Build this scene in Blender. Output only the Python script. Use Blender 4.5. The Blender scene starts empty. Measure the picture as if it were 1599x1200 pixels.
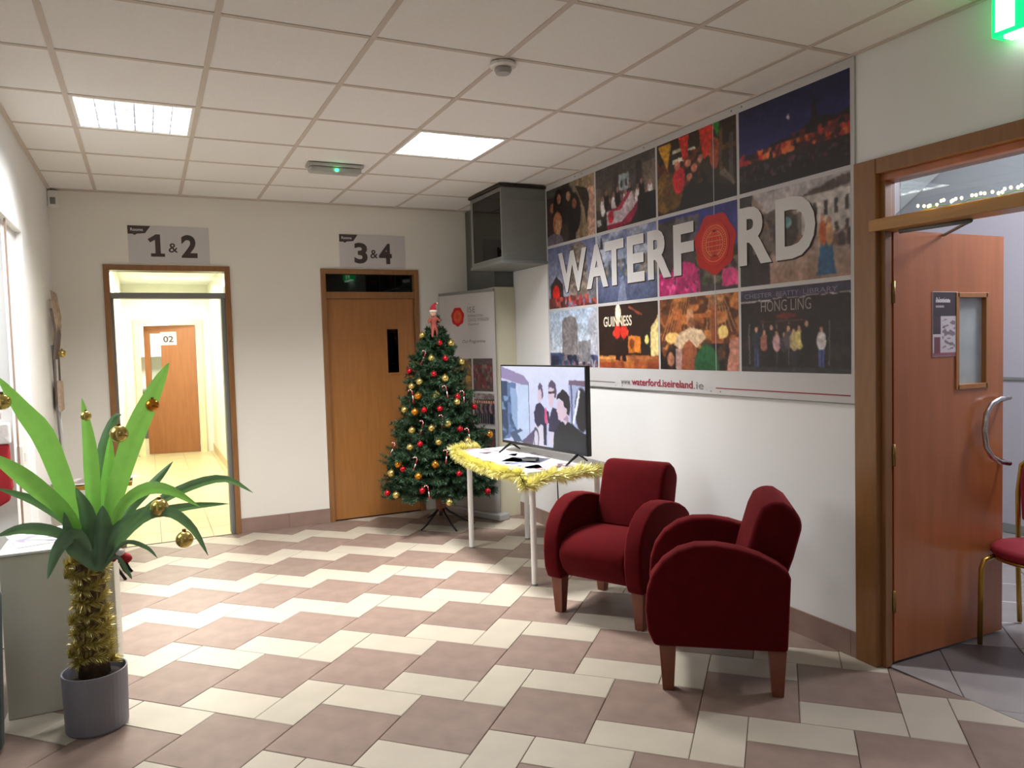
import bpy, bmesh, math, random
import numpy as np
from mathutils import Vector, Matrix
random.seed(7); rng = np.random.default_rng(11)
SC = bpy.context.scene; COL = SC.collection

# ---------------------------------------------------------------- camera
CAMH = 1.53
RX = np.array((0.90089458, -0.43313803, -0.02793577)); UX = np.array((0.04730592, 0.03400609, 0.99830143)); DX = np.array((0.43145233, 0.90068587, -0.05112589)); FPX = 1186.53
cam = bpy.data.objects.new('camera', bpy.data.cameras.new('camera')); COL.objects.link(cam)
cam.data.sensor_width = 36; cam.data.lens = FPX*36/1599; cam.data.clip_start = .05
cam.matrix_world = Matrix(((RX[0], UX[0], -DX[0], 0), (RX[1], UX[1], -DX[1], 0), (RX[2], UX[2], -DX[2], CAMH), (0, 0, 0, 1)))
SC.camera = cam
# ---------------------------------------------------------------- world, lights, exposure
w = bpy.data.worlds.new('world'); SC.world = w; w.use_nodes = True
w.node_tree.nodes['Background'].inputs[0].default_value = (.75, .82, 1, 1); w.node_tree.nodes['Background'].inputs[1].default_value = .5
SC.view_settings.view_transform = 'Standard'; SC.view_settings.look = 'None'; SC.view_settings.gamma = 1; SC.view_settings.exposure = 0.62
SC.cycles.use_denoising = True
SC.cycles.max_bounces = 8; SC.cycles.sample_clamp_indirect = 6
def area(name, loc, size, power, col=(1, 1, 1), rot=(0, 0, 0), spread=180):
    l = bpy.data.lights.new(name, 'AREA'); l.shape = 'RECTANGLE'; l.size, l.size_y = size; l.energy = power; l.color = col; l.spread = math.radians(spread)
    o = bpy.data.objects.new(name, l); o.location = loc; o.rotation_euler = rot; COL.objects.link(o); return o
XR, YB, XL, ZC = 2.977, 6.76, -.62, 2.81          # right wall, back wall, left wall, ceiling
area('lamp_luminaire_left', (.0025, 4.616, ZC+.063), (.54, .54), 44, (1, .99, .98), (0, 0, 0), 128)
area('lamp_luminaire_right', (1.8025, 4.616, ZC+.063), (.54, .54), 60, (1, .99, .98), (0, 0, 0), 128)
area('fill_behind_camera', (.6, -.2, ZC-.02), (1.2, .6), 6, (1, .95, .9))  # weak fill light added out of view, no fixture there
area('lamp_side_room', (-1.6, 3.6, 2.3), (1.2, 1.2), 20, (.95, .97, 1), (0, math.radians(-35), 0))
area('lamp_corridor', (.3, 9.2, 2.52), (.55, 1.1), 55, (1, .97, .86))
area('lamp_corridor', (.3, 11.6, 2.52), (.55, .55), 32, (1, .97, .86))
area('lamp_far_room', (.2, 14.6, 2.4), (1.2, .6), 60, (1, .95, .88))
for nm, loc, en, col in (('daylight_fill_next_room', (4.6, 2.0, 2.7), 90, (.92, .93, 1)), ('fill_classroom', (2.0, 8.6, 2.3), 1.5, (.85, 1, .88))):  # next room: point standing in for daylight; classroom: added fill that lightens the pane
    pl_ = bpy.data.lights.new(nm, 'POINT'); pl_.energy = en; pl_.color = col; pl_.shadow_soft_size = .18; po_ = bpy.data.objects.new(nm, pl_); po_.location = loc; COL.objects.link(po_)

# ---------------------------------------------------------------- materials
def lin(c):
    c = np.asarray(c, float)/255.
    return np.where(c <= .04045, c/12.92, ((c+.055)/1.055)**2.4)
def c4(c): return (*[float(v) for v in lin(c)], 1)
def M(name, rgb, rough=.5, metal=0, var=.08, scale=9, bump=0, bscale=60, stretch=(1, 1, 1), sheen=0, emit=0, alpha=None, coat=0, detail=4, spec=None, rnd=0):
    m = bpy.data.materials.new(name); m.use_nodes = True; nt = m.node_tree; N = nt.nodes; L = nt.links; b = N['Principled BSDF']
    tc = N.new('ShaderNodeTexCoord'); mp = N.new('ShaderNodeMapping'); mp.inputs['Scale'].default_value = stretch
    L.new(tc.outputs['Object'], mp.inputs[0])
    n = N.new('ShaderNodeTexNoise'); n.inputs['Scale'].default_value = scale; n.inputs['Detail'].default_value = detail; L.new(mp.outputs[0], n.inputs[0])
    r = N.new('ShaderNodeMapRange'); r.inputs[1].default_value = .3; r.inputs[2].default_value = .7; r.inputs[3].default_value = 1-var; r.inputs[4].default_value = 1+var
    L.new(n.outputs[0], r.inputs[0])
    if rnd:
        oi = N.new('ShaderNodeObjectInfo'); r2 = N.new('ShaderNodeMapRange'); r2.inputs[3].default_value = 1-rnd; r2.inputs[4].default_value = 1+rnd; L.new(oi.outputs['Random'], r2.inputs[0])
        mu_ = N.new('ShaderNodeMath'); mu_.operation = 'MULTIPLY'; L.new(r.outputs[0], mu_.inputs[0]); L.new(r2.outputs[0], mu_.inputs[1]); r = mu_
    v = N.new('ShaderNodeHueSaturation'); v.inputs['Color'].default_value = c4(rgb); L.new(r.outputs[0], v.inputs['Value']); L.new(v.outputs[0], b.inputs['Base Color'])
    b.inputs['Roughness'].default_value = rough; b.inputs['Metallic'].default_value = metal
    if spec is not None: b.inputs['Specular IOR Level'].default_value = spec
    if sheen: b.inputs['Sheen Weight'].default_value = sheen; b.inputs['Sheen Roughness'].default_value = .4; b.inputs['Sheen Tint'].default_value = (1, .16, .18, 1)
    if coat: b.inputs['Coat Weight'].default_value = coat; b.inputs['Coat Roughness'].default_value = .15
    if emit: b.inputs['Emission Color'].default_value = c4(rgb); b.inputs['Emission Strength'].default_value = emit
    if alpha is not None: b.inputs['Alpha'].default_value = alpha
    if bump:
        n2 = N.new('ShaderNodeTexNoise'); n2.inputs['Scale'].default_value = bscale; n2.inputs['Detail'].default_value = 3; L.new(tc.outputs['Object'], n2.inputs[0])
        bm = N.new('ShaderNodeBump'); bm.inputs['Strength'].default_value = bump; bm.inputs['Distance'].default_value = .004; L.new(n2.outputs[0], bm.inputs['Height']); L.new(bm.outputs[0], b.inputs['Normal'])
    return m
def translucent(m, k, rgb):
    nt = m.node_tree; b = nt.nodes['Principled BSDF']; t = nt.nodes.new('ShaderNodeBsdfTranslucent'); t.inputs[0].default_value = c4(rgb); x = nt.nodes.new('ShaderNodeMixShader'); x.inputs[0].default_value = k
    nt.links.new(b.outputs[0], x.inputs[1]); nt.links.new(t.outputs[0], x.inputs[2]); nt.links.new(x.outputs[0], nt.nodes['Material Output'].inputs[0])
def glass(name, tint=(235, 242, 240), rough=0.0):
    m = bpy.data.materials.new(name); m.use_nodes = True; nt = m.node_tree; N = nt.nodes; L = nt.links; N.remove(N['Principled BSDF'])
    t = N.new('ShaderNodeBsdfTransparent'); t.inputs[0].default_value = c4(tint); g = N.new('ShaderNodeBsdfGlossy'); g.inputs['Roughness'].default_value = rough+.02
    f = N.new('ShaderNodeFresnel'); f.inputs[0].default_value = 1.5; x = N.new('ShaderNodeMixShader')
    L.new(f.outputs[0], x.inputs[0]); L.new(t.outputs[0], x.inputs[1]); L.new(g.outputs[0], x.inputs[2]); L.new(x.outputs[0], N['Material Output'].inputs[0]); return m
def attrmat(name, emit=0, rough=.45):
    m = bpy.data.materials.new(name); m.use_nodes = True; nt = m.node_tree; b = nt.nodes['Principled BSDF']
    a = nt.nodes.new('ShaderNodeAttribute'); a.attribute_name = 'Col'
    if emit:
        b.inputs['Base Color'].default_value = (.01, .01, .01, 1); nt.links.new(a.outputs[0], b.inputs['Emission Color']); b.inputs['Emission Strength'].default_value = emit
    else: nt.links.new(a.outputs[0], b.inputs['Base Color'])
    b.inputs['Roughness'].default_value = rough; return m
WALL = M('painted_wall', (236, 232, 222), .65, var=.015, scale=2, bump=.12, bscale=140)
WALLW = M('painted_wall_cool', (238, 238, 237), .65, var=.015, scale=2, bump=.12, bscale=140)
CEIL = M('ceiling_tile', (242, 240, 237), .9, var=.02, scale=70, bump=.5, bscale=220)
GRID = M('ceiling_grid', (206, 194, 184), .6, var=.02)
CREAM = M('cream_floor_tile', (178, 169, 153), .45, var=.05, rnd=.03, spec=.3, scale=6, bump=.04)
BROWN = M('brown_floor_tile', (134, 114, 103), .5, spec=.3, rnd=.07, var=.14, scale=9, bump=.04, detail=8)
GREYT = M('grey_floor_tile', (150, 145, 142), .35, var=.10, scale=7, bump=.04, detail=8)
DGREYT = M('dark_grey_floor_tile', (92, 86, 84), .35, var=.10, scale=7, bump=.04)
YTILE = M('pale_yellow_floor_tile', (196, 186, 142), .3, var=.05, scale=6)
GROUT = M('grout', (112, 98, 88), .8, var=.1, scale=30)
SKIRT = M('skirting_tile', (146, 120, 110), .35, var=.10, scale=9, detail=8)
WOOD = M('oak_wood', (162, 108, 56), .38, var=.10, scale=7, stretch=(5, 5, .5), coat=.2, detail=8)
WOODF = M('oak_frame', (142, 98, 56), .4, var=.12, scale=9, stretch=(4, 4, .6), coat=.2, detail=8)
WOODR = M('cherry_wood', (172, 102, 58), .33, var=.12, scale=4, stretch=(4, 4, .5), coat=.35, detail=8)
WOODL = M('walnut_leg', (112, 56, 34), .35, var=.12, scale=14, stretch=(3, 3, .6), coat=.3)
DARKW = M('dark_gap', (46, 34, 26), .6)
GREYM = M('grey_paint', (128, 130, 126), .45, var=.03)
GREYD = M('dark_grey_board', (92, 94, 90), .6, var=.04)
CREAMP = M('cream_panel', (206, 200, 176), .5, var=.02)
WHITE = M('white_paint', (232, 231, 228), .45, var=.01)
WHITEP = M('white_plastic', (236, 234, 230), .35, var=.01)
VEL = M('red_velvet', (78, 8, 13), .9, var=.10, scale=16, bump=.25, bscale=320, sheen=.38, spec=.08)
BLACK = M('black_plastic', (18, 18, 20), .3, var=.05)
BLACKM = M('black_metal', (26, 26, 28), .4, metal=.4)
CHROME = M('brushed_steel', (190, 188, 186), .22, metal=1, var=.05)
BRASS = M('brass', (150, 120, 66), .35, metal=.9)
GOLDP = M('gold_tube', (176, 136, 62), .3, metal=.8)
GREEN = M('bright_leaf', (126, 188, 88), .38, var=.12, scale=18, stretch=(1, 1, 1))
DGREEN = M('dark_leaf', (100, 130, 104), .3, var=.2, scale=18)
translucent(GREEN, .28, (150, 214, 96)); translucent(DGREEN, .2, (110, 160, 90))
NEEDLE = M('fir_needle', (42, 72, 44), .6, var=.35, scale=14)
TRUNK = M('trunk_fibre', (84, 62, 40), .85, var=.3, scale=40, bump=.8)
POT = M('grey_pot', (124, 124, 134), .5, var=.04)
SOIL = M('soil', (44, 34, 26), .95, var=.3, scale=60, bump=1)
TINS = M('gold_tinsel', (246, 240, 164), .25, metal=.3, var=.15, scale=40)
BGOLD = M('gold_bauble', (206, 182, 104), .22, metal=.85)
BORNG = M('amber_bauble', (206, 132, 40), .22, metal=.8)
BRED = M('red_bauble', (176, 18, 34), .2, metal=.55)
PLW = M('plinth_white', (206, 203, 190), .5, var=.02)
PRINT = attrmat('printed_photo'); SCREEN = attrmat('lit_screen', .66)
INK = M('dark_ink', (70, 58, 56), .6); INKR = M('crimson_ink', (150, 40, 60), .5); INKG = M('grey_ink', (120, 112, 110), .6)
LETT = M('white_lettering', (214, 212, 212), .45, var=.01); SEALR = M('seal_red', (186, 30, 30), .4, var=.1, scale=12); SEALG = M('seal_gold', (222, 132, 84), .5)
GLASS = glass('clear_glass'); GLASSG = glass('green_dark_glass', (70, 88, 70)); GLASSD = glass('smoked_glass', (196, 188, 172)); FROST = M('frosted_pane', (168, 176, 176), .25, var=.15, scale=6)

# ---------------------------------------------------------------- helpers
ORG = {}
def link(o, parent=None, kind=None, label=None, cat=None, group=None):
    COL.objects.link(o)
    if parent is not None: o.parent = parent
    if kind: o['kind'] = kind
    if label: o['label'] = label
    if cat: o['category'] = cat
    if group: o['group'] = group
    return o
def OB(name, V, F, mat, parent=None, smooth=False, **k):
    V = np.asarray(V, float).reshape(-1, 3)
    if parent is not None: org = ORG[parent.name]
    else: org = np.array(((V[:, 0].min()+V[:, 0].max())/2, (V[:, 1].min()+V[:, 1].max())/2, V[:, 2].min()))
    me = bpy.data.meshes.new(name); me.from_pydata((V-org).tolist(), [], [list(map(int, f)) for f in F]); me.materials.append(mat)
    if smooth: me.polygons.foreach_set('use_smooth', [True]*len(me.polygons))
    o = bpy.data.objects.new(name, me)
    if parent is None: o.location = org
    link(o, parent, **k); ORG[o.name] = org; return o
def EMP(name, loc, label, cat, group=None, rot=0, local=False):
    o = bpy.data.objects.new(name, None); o.location = loc; o.rotation_euler = (0, 0, rot); o.empty_display_size = .1
    link(o, None, None, label, cat, group); ORG[o.name] = np.zeros(3) if local else np.array(loc, float); return o
class MB:
    def __init__(s): s.V = []; s.F = []; s.n = 0
    def add(s, V, F):
        V = np.asarray(V, float).reshape(-1, 3); s.V.append(V); s.F += [[i+s.n for i in f] for f in F]; s.n += len(V); return s
    def box(s, lo, hi, rot=0):
        (a, b, c), (d, e, f) = lo, hi
        V = np.array([(x, y, z) for x in (a, d) for y in (b, e) for z in (c, f)], float)
        if rot:
            m = (V.min(0)+V.max(0))/2; q = V-m; cs, sn = math.cos(rot), math.sin(rot)
            V = np.c_[q[:, 0]*cs-q[:, 1]*sn, q[:, 0]*sn+q[:, 1]*cs, q[:, 2]]+m
        return s.add(V, [(0, 1, 3, 2), (4, 6, 7, 5), (0, 4, 5, 1), (2, 3, 7, 6), (0, 2, 6, 4), (1, 5, 7, 3)])
    def tube(s, P, r, n=8, cap=True):
        P = [np.array(p, float) for p in P]; R = r if isinstance(r, (list, tuple)) else [r]*len(P); V = []; prev = None
        for i, p in enumerate(P):
            t = P[min(i+1, len(P)-1)]-P[max(i-1, 0)]; t /= np.linalg.norm(t)+1e-12
            if prev is None: a = np.cross(t, (0, 0, 1.)) if abs(t[2]) < .9 else np.cross(t, (1., 0, 0))
            else: a = prev-t*(prev@t)
            a /= np.linalg.norm(a)+1e-12; prev = a; b = np.cross(t, a)
            V += [p+R[i]*(a*math.cos(2*math.pi*k/n)+b*math.sin(2*math.pi*k/n)) for k in range(n)]
        F = [(i*n+k, i*n+(k+1) % n, (i+1)*n+(k+1) % n, (i+1)*n+k) for i in range(len(P)-1) for k in range(n)]
        if cap: F += [tuple(range(n))[::-1], tuple((len(P)-1)*n+k for k in range(n))]
        return s.add(V, F)
    def lathe(s, prof, c=(0, 0, 0), n=24):
        V = [(c[0]+r*math.cos(2*math.pi*k/n), c[1]+r*math.sin(2*math.pi*k/n), c[2]+z) for r, z in prof for k in range(n)]
        m = len(prof); F = [(i*n+k, i*n+(k+1) % n, (i+1)*n+(k+1) % n, (i+1)*n+k) for i in range(m-1) for k in range(n)]
        F += [tuple(range(n))[::-1], tuple((m-1)*n+k for k in range(n))]
        return s.add(V, F)
    def prism(s, P, fr, d0, d1):
        """polygon P in frame fr=(origin,right,up); extruded along the frame's normal from d0 to d1"""
        o, r, u, nn = fr; n = len(P)
        V = [o+r*p[0]+u*p[1]+nn*d for d in (d0, d1) for p in P]
        return s.add(V, [tuple(range(n))[::-1], tuple(range(n, 2*n))]+[(i, (i+1) % n, n+(i+1) % n, n+i) for i in range(n)])
    def build(s, name, mat, parent=None, bev=0, seg=2, **k):
        o = OB(name, np.concatenate(s.V), s.F, mat, parent, **k); me = o.data
        bm = bmesh.new(); bm.from_mesh(me)
        if bev:
            bm.normal_update(); bmesh.ops.recalc_face_normals(bm, faces=bm.faces)
            es = [e for e in bm.edges if len(e.link_faces) == 2 and e.calc_face_angle(0) > .6]
            bmesh.ops.bevel(bm, geom=es, offset=bev, segments=seg, profile=.5, affect='EDGES', clamp_overlap=True)
        bmesh.ops.recalc_face_normals(bm, faces=bm.faces); bm.to_mesh(me); bm.free(); return o
def box(name, lo, hi, mat, parent=None, bev=0, rot=0, **k): return MB().box(lo, hi, rot).build(name, mat, parent, bev, **k)
def tube(name, P, r, mat, parent=None, n=8, **k): return MB().tube(P, r, n).build(name, mat, parent, smooth=True, **k)
def frame(o, r, u=(0, 0, 1)):
    r = np.array(r, float); u = np.array(u, float); return (np.array(o, float), r, u, np.cross(r, u))
FB = frame((0, YB, 0), (1, 0, 0)); FR = frame((XR, 0, 0), (0, -1, 0))         # back wall (x,z); right wall (-y,z); normals face the room
def text(name, body, fr, x, z, h, mat, parent, bold=0, d=.002, width=None, shear=0, thick=.001, space=1, **k):
    """body printed in frame fr; (x,z) is the lower left corner, h the height of the lettering, width its measured width"""
    c = bpy.data.curves.new(name, 'FONT'); c.body = body; c.size = 1; c.offset = bold; c.resolution_u = 4; c.shear = shear; c.space_character = space
    t = bpy.data.objects.new(name, c); COL.objects.link(t); dg = bpy.context.evaluated_depsgraph_get(); me = bpy.data.meshes.new_from_object(t.evaluated_get(dg))
    bpy.data.objects.remove(t); n = len(me.vertices); co = np.zeros(n*3); me.vertices.foreach_get('co', co); co = co.reshape(-1, 3)
    mn, mx = co.min(0), co.max(0); s = h/(mx[1]-mn[1]); sx = width/(mx[0]-mn[0]) if width else s
    o, r, u, nn = fr; F = [tuple(p.vertices) for p in me.polygons]
    V = [o+r*(x+(q[0]-mn[0])*sx)+u*(z+(q[1]-mn[1])*s)+nn*(d+thick) for q in co]
    return OB(name, V, F, mat, parent, **k)
def Pix(px, py, Y=None, X=None, Z=None):
    v = RX*(px-799.5)/FPX+UX*(600-py)/FPX+DX
    t = Y/v[1] if Y is not None else X/v[0] if X is not None else (Z-CAMH)/v[2]
    return v*t+np.array((0, 0, CAMH))

# ---- painter for flat print and the screen: colours on a fine grid mesh
class Cv:
    def __init__(s, w, h, bg):
        s.w, s.h = w, h; s.U, s.V = np.meshgrid((np.arange(w)+.5)/w, 1-(np.arange(h)+.5)/h); s.a = np.zeros((h, w, 3))+np.array(bg, float); s.asp = w/h
    def put(s, m, c, op=1): m = np.clip(m, 0, 1)[..., None]*op; s.a = s.a*(1-m)+np.array(c, float)*m; return s
    def grad(s, c0, c1, v0=0, v1=1, op=1):
        t = np.clip((s.V-v0)/(v1-v0), 0, 1)[..., None]; m = ((s.V >= min(v0, v1)) & (s.V <= max(v0, v1)))[..., None]*op
        s.a = s.a*(1-m)+(np.array(c0)*(1-t)+np.array(c1)*t)*m; return s
    def rect(s, u0, v0, u1, v1, c, op=1): return s.put(((s.U >= u0) & (s.U <= u1) & (s.V >= v0) & (s.V <= v1)).astype(float), c, op)
    def ell(s, u, v, ru, rv, c, op=1, soft=.14): d = np.sqrt(((s.U-u)/ru)**2+((s.V-v)/rv)**2); return s.put((1-d)/soft+.5, c, op)
    def poly(s, P, c, op=1):
        m = np.zeros(s.U.shape, bool); n = len(P)
        for i in range(n):
            (x1, y1), (x2, y2) = P[i], P[(i+1) % n]
            if y1 == y2: continue
            m ^= ((y1 > s.V) != (y2 > s.V)) & (s.U < (x2-x1)*(s.V-y1)/(y2-y1)+x1)
        return s.put(m.astype(float), c, op)
    def noise(s, nx, ny): 
        g = rng.random((ny+2, nx+2)); x = s.U*nx; y = s.V*ny; i = x.astype(int); j = y.astype(int); fx = x-i; fy = y-j
        return g[j, i]*(1-fx)*(1-fy)+g[j, i+1]*fx*(1-fy)+g[j+1, i]*(1-fx)*fy+g[j+1, i+1]*fx*fy
    def mott(s, u0, v0, u1, v1, cs, nx=30, ny=20, th=.55, op=.9):
        for c in cs: s.put(((s.noise(nx, ny)-th)*8)*((s.U >= u0) & (s.U <= u1) & (s.V >= v0) & (s.V <= v1)), c, op)
        return s
    def person(s, u, v, h, top, leg=(40, 40, 50), skin=(200, 150, 125), hair=(50, 35, 30)):
        q = h/s.asp
        s.rect(u-.085*q, v, u-.01*q, v+.48*h, leg).rect(u+.01*q, v, u+.085*q, v+.48*h, leg)
        s.ell(u, v+.65*h, .15*q, .23*h, top).ell(u, v+.93*h, .075*q, .085*h, hair).ell(u, v+.905*h, .055*q, .065*h, skin); return s
    def grain(s, k=.10): s.a *= (1+(s.noise(s.w//2, s.h//2)-.5)*2*k)[..., None]; return s
    def finish(s, amp, mo):
        if s.w < 100: return
        dx = sum((s.noise(n, n)-.5)*amp*q for n, q in ((9, 2.2), (26, 1.6), (50, 1.))); dy = sum((s.noise(n, n)-.5)*amp*q for n, q in ((9, 2.2), (26, 1.6), (50, 1.)))
        jj, ii = np.mgrid[0:s.h, 0:s.w]; s.a = s.a[np.clip((jj+dy).round().astype(int), 0, s.h-1), np.clip((ii+dx).round().astype(int), 0, s.w-1)]
        p = np.pad(s.a, ((1, 1), (1, 1), (0, 0)), 'edge'); s.a = (s.a*3+p[:-2, 1:-1]+p[2:, 1:-1]+p[1:-1, :-2]+p[1:-1, 2:])/7
        t = 1+(s.noise(12, 9)-.5)*mo+(s.noise(44, 30)-.5)*mo; s.a *= t[..., None]
    def mesh(s, name, fr, x0, z0, x1, z1, d, mat, parent, **k):
        s.finish(.7, .26 if mat is PRINT else .04)
        o, r, u, nn = fr; w, h = s.w, s.h; X = x0+(x1-x0)*np.arange(w)/(w-1); Z = z1+(z0-z1)*np.arange(h)/(h-1); XX, ZZ = np.meshgrid(X, Z)
        V = o+r*XX[..., None]+u*ZZ[..., None]+nn*d; V = V.reshape(-1, 3); i = (np.arange(h-1)[:, None]*w+np.arange(w-1)).ravel()
        F = np.c_[i, i+w, i+w+1, i+1]; org = ORG[parent.name]; me = bpy.data.meshes.new(name); me.vertices.add(w*h); me.vertices.foreach_set('co', (V-org).ravel())
        me.loops.add(4*len(F)); me.loops.foreach_set('vertex_index', F.ravel()); me.polygons.add(len(F)); me.polygons.foreach_set('loop_start', np.arange(len(F))*4); me.update()
        a = me.color_attributes.new('Col', 'FLOAT_COLOR', 'POINT'); c = np.ones((w*h, 4)); c[:, :3] = lin(np.clip(s.a, 0, 255)).reshape(-1, 3); a.data.foreach_set('color', c.ravel())
        me.materials.append(mat); o = bpy.data.objects.new(name, me); link(o, parent, **k); ORG[o.name] = org; return o

# ================================================================= STRUCTURE
def S(name, mb, mat, parent=None, **k): return mb.build(name, mat, parent, **(k if parent is not None else dict(kind='structure', **k)))
T = .15
# floor slab and herringbone-stair tiles
floor = S('floor', MB().box((-4, -3, -.12), (7.2, YB+T, -.006)), GROUT)
G = .1955; u0, v0 = 2.75, .13; s2 = math.sqrt(.5)
def clip(P, f):
    out = []; n = len(P)
    for i in range(n):
        a, b = P[i], P[(i+1) % n]; da, db = f(a), f(b)
        if da >= 0: out.append(a)
        if (da >= 0) != (db >= 0): t = da/(da-db); out.append((a[0]+(b[0]-a[0])*t, a[1]+(b[1]-a[1])*t))
    return out
def uv(u, v): return ((u-v)*s2, (u+v)*s2)
cells = [(0, 0, 2, 1, CREAM), (0, 1, 1, 3, CREAM), (1, -2, 2, 0, CREAM), (1, 1, 3, 3, BROWN), (0, 3, 2, 5, BROWN)]
cache = {}
def floor_tile(P, c, mat, full, key, zt=0.0, parent=floor, name='floor_tile'):
    P = [(x-c[0], y-c[1]) for x, y in P]; n = len(P)
    if full and key in cache: me = cache[key]
    else:
        q = [(x*(1-.004/max(.1, math.hypot(x, y))), y*(1-.004/max(.1, math.hypot(x, y)))) for x, y in P]
        V = [(x, y, -.008) for x, y in P]+[(x, y, -.0022) for x, y in P]+[(x, y, 0) for x, y in q]
        F = [tuple(2*n+i for i in range(n))]+[(k*n+i, k*n+(i+1) % n, (k+1)*n+(i+1) % n, (k+1)*n+i) for k in (0, 1) for i in range(n)]
        me = bpy.data.meshes.new(name); me.from_pydata(V, [], F); me.materials.append(mat)
        if full: cache[key] = me
    o = bpy.data.objects.new(name, me); o.location = np.array((c[0], c[1], zt))-ORG[parent.name]; link(o, parent)
for i in range(-30, 40):
    for j in range(-30, 40):
        bu, bv = 2*i+j, -4*i+5*j
        for ci, (a, b, c, d, mat) in enumerate(cells):
            e = .0014; U0, U1, V0, V1 = u0+G*(bu+a)+e, u0+G*(bu+c)-e, v0+G*(bv+b)+e, v0+G*(bv+d)-e
            P = [uv(U0, V0), uv(U1, V0), uv(U1, V1), uv(U0, V1)]; ctr = uv((U0+U1)/2, (V0+V1)/2)
            if not (-1.4 < ctr[0] < 3.6 and .6 < ctr[1] < 7.2): continue
            Q = P
            for f in (lambda p: p[0]-XL-.003, lambda p: XR-.002-p[0] if p[1] > 2.40 or True and ctr[1] > 2.9 else 3.02-p[0], lambda p: p[1]-.9, lambda p: YB-.004-p[1]): Q = clip(Q, f) if Q else Q
            if len(Q) < 3: continue
            xs = [p[0] for p in Q]; ys = [p[1] for p in Q]
            if (max(xs)-min(xs))*(max(ys)-min(ys)) < .0015: continue
            floor_tile(Q, ctr, mat, len(Q) == 4 and Q == P, ci)
# ceiling: slab above, lay-in panels and grid bars
ceiling = S('ceiling', MB().box((XL-T, -3, ZC+.12), (XR+T, YB+T, ZC+.22)), CEIL)
GX = [-.2975+.6*i for i in range(-1, 7)]; GY = [3.116+.6*j for j in range(-10, 7)]
lights = {(0, 2), (3, 2)}
cx = [XL]+[x for x in GX if XL < x < XR]+[XR]; cy = [-3]+[y for y in GY if -3 < y < YB-.01]+[YB]
for a, b in zip(cx, cx[1:]):
    for c, d in zip(cy, cy[1:]):
        ki, kj = round((b-.6+.2975)/.6) if a > XL else -1, round((d-.6-3.116)/.6)
        if (ki, kj) in lights and a > XL: continue
        box('ceiling_panel', (a+.010, c+.010, ZC+.002), (b-.010, d-.010, ZC+.016), CEIL, ceiling)
for x in cx[1:-1]: box('grid_bar', (x-.012, -3, ZC-.002), (x+.012, YB, ZC+.010), GRID, ceiling)
for y in cy[1:-1]: box('grid_bar', (XL, y-.012, ZC-.001), (XR, y+.012, ZC+.009), GRID, ceiling)
trim = MB().box((XL, YB-.022, ZC-.006), (XR, YB, ZC+.01)).box((XR-.022, -3, ZC-.006), (XR, YB, ZC+.01)).box((XL, -3, ZC-.006), (XL+.022, YB, ZC+.01))
S('trim_1', trim, GRID)
# back wall with two door openings
D1 = (-.277, .656, 2.249); D2 = (1.405, 2.30, 2.247)
bw = MB()
for lo, hi in (((XL-T, 0), (D1[0], ZC+.12)), ((D1[0], D1[2]), (D1[1], ZC+.12)), ((D1[1], 0), (D2[0], ZC+.12)), ((D2[0], D2[2]), (D2[1], ZC+.12)), ((D2[1], 0), (XR+T, ZC+.12))):
    bw.box((lo[0], YB, lo[1]), (hi[0], YB+T, hi[1]))
S('wall_back', bw, WALL)
# right wall with doorway
D5 = (.78, 2.49, 2.313)
S('wall_right', MB().box((XR, D5[1], 0), (XR+.10, YB, ZC+.12)).box((XR, D5[0], D5[2]), (XR+.10, D5[1], ZC+.12)).box((XR, -3, 0), (XR+.10, D5[0], ZC+.12)), WALLW)
# left wall: solid part at the back with a shallow recess, lintel over the wide opening
lw = MB().box((XL-.25, 5.24, 0), (XL, YB, ZC+.12)).box((XL-.25, 4.75, 0), (XL-.035, 5.24, 2.265)).box((XL-.25, 4.75, 2.265), (XL, 5.24, ZC+.12)).box((XL-.25, 2.4, 2.265), (XL, 4.75, ZC+.12)).box((XL-.25, -3, 0), (XL, 2.4, ZC+.12))
S('wall_left', lw, WALLW)
S('trim_2', MB().box((XL-.020, 4.742, 0), (XL-.010, 4.7495, 2.265)), M('pale_corner_bead', (190, 166, 150), .5))
S('wall_behind', MB().box((XL-T, -3.15, 0), (XR+T, -3, ZC+.12)), WALLW)
# side room behind the left opening
sr = MB().box((-3.6, 4.75, 0), (XL-.25, 4.87, 2.9)).box((-3.7, -3, 0), (-3.6, 4.87, 2.9)).box((-3.6, -3.1, 0), (XL-.25, -3, 2.9)).box((-3.7, -3, 2.65), (XL-.25, 4.87, 2.75))
S('wall_side_room', sr, WHITE)
# corridor behind door 1
cw = MB().box((-.42, YB+T, 0), (-.30, 12.8, 2.6)).box((.90, YB+T, 0), (1.02, 12.8, 2.6)).box((-.42, 12.8, 0), (-.16, 12.92, 2.6)).box((.79, 12.8, 0), (1.02, 12.92, 2.6)).box((-.16, 12.8, 2.07), (.79, 12.92, 2.6))
cw.box((-1.6, 16.0, 0), (2.0, 16.1, 2.6)).box((-1.7, 12.92, 0), (-1.6, 16.1, 2.6)).box((2.0, 12.92, 0), (2.1, 16.1, 2.6)).box((-1.7, 12.85, 0), (-.42, 12.92, 2.6)).box((1.02, 12.85, 0), (2.1, 12.92, 2.6))
S('wall_corridor', cw, M('corridor_paint', (232, 228, 212), .6, var=.01))
S('ceiling_corridor', MB().box((-1.7, YB+T, 2.6), (2.1, 16.1, 2.7)), CEIL)
cf = S('floor_corridor', MB().box((-1.7, YB+T, -.12), (2.1, 16.1, -.006)), M('pale_grout', (150, 138, 104), .7))
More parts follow.
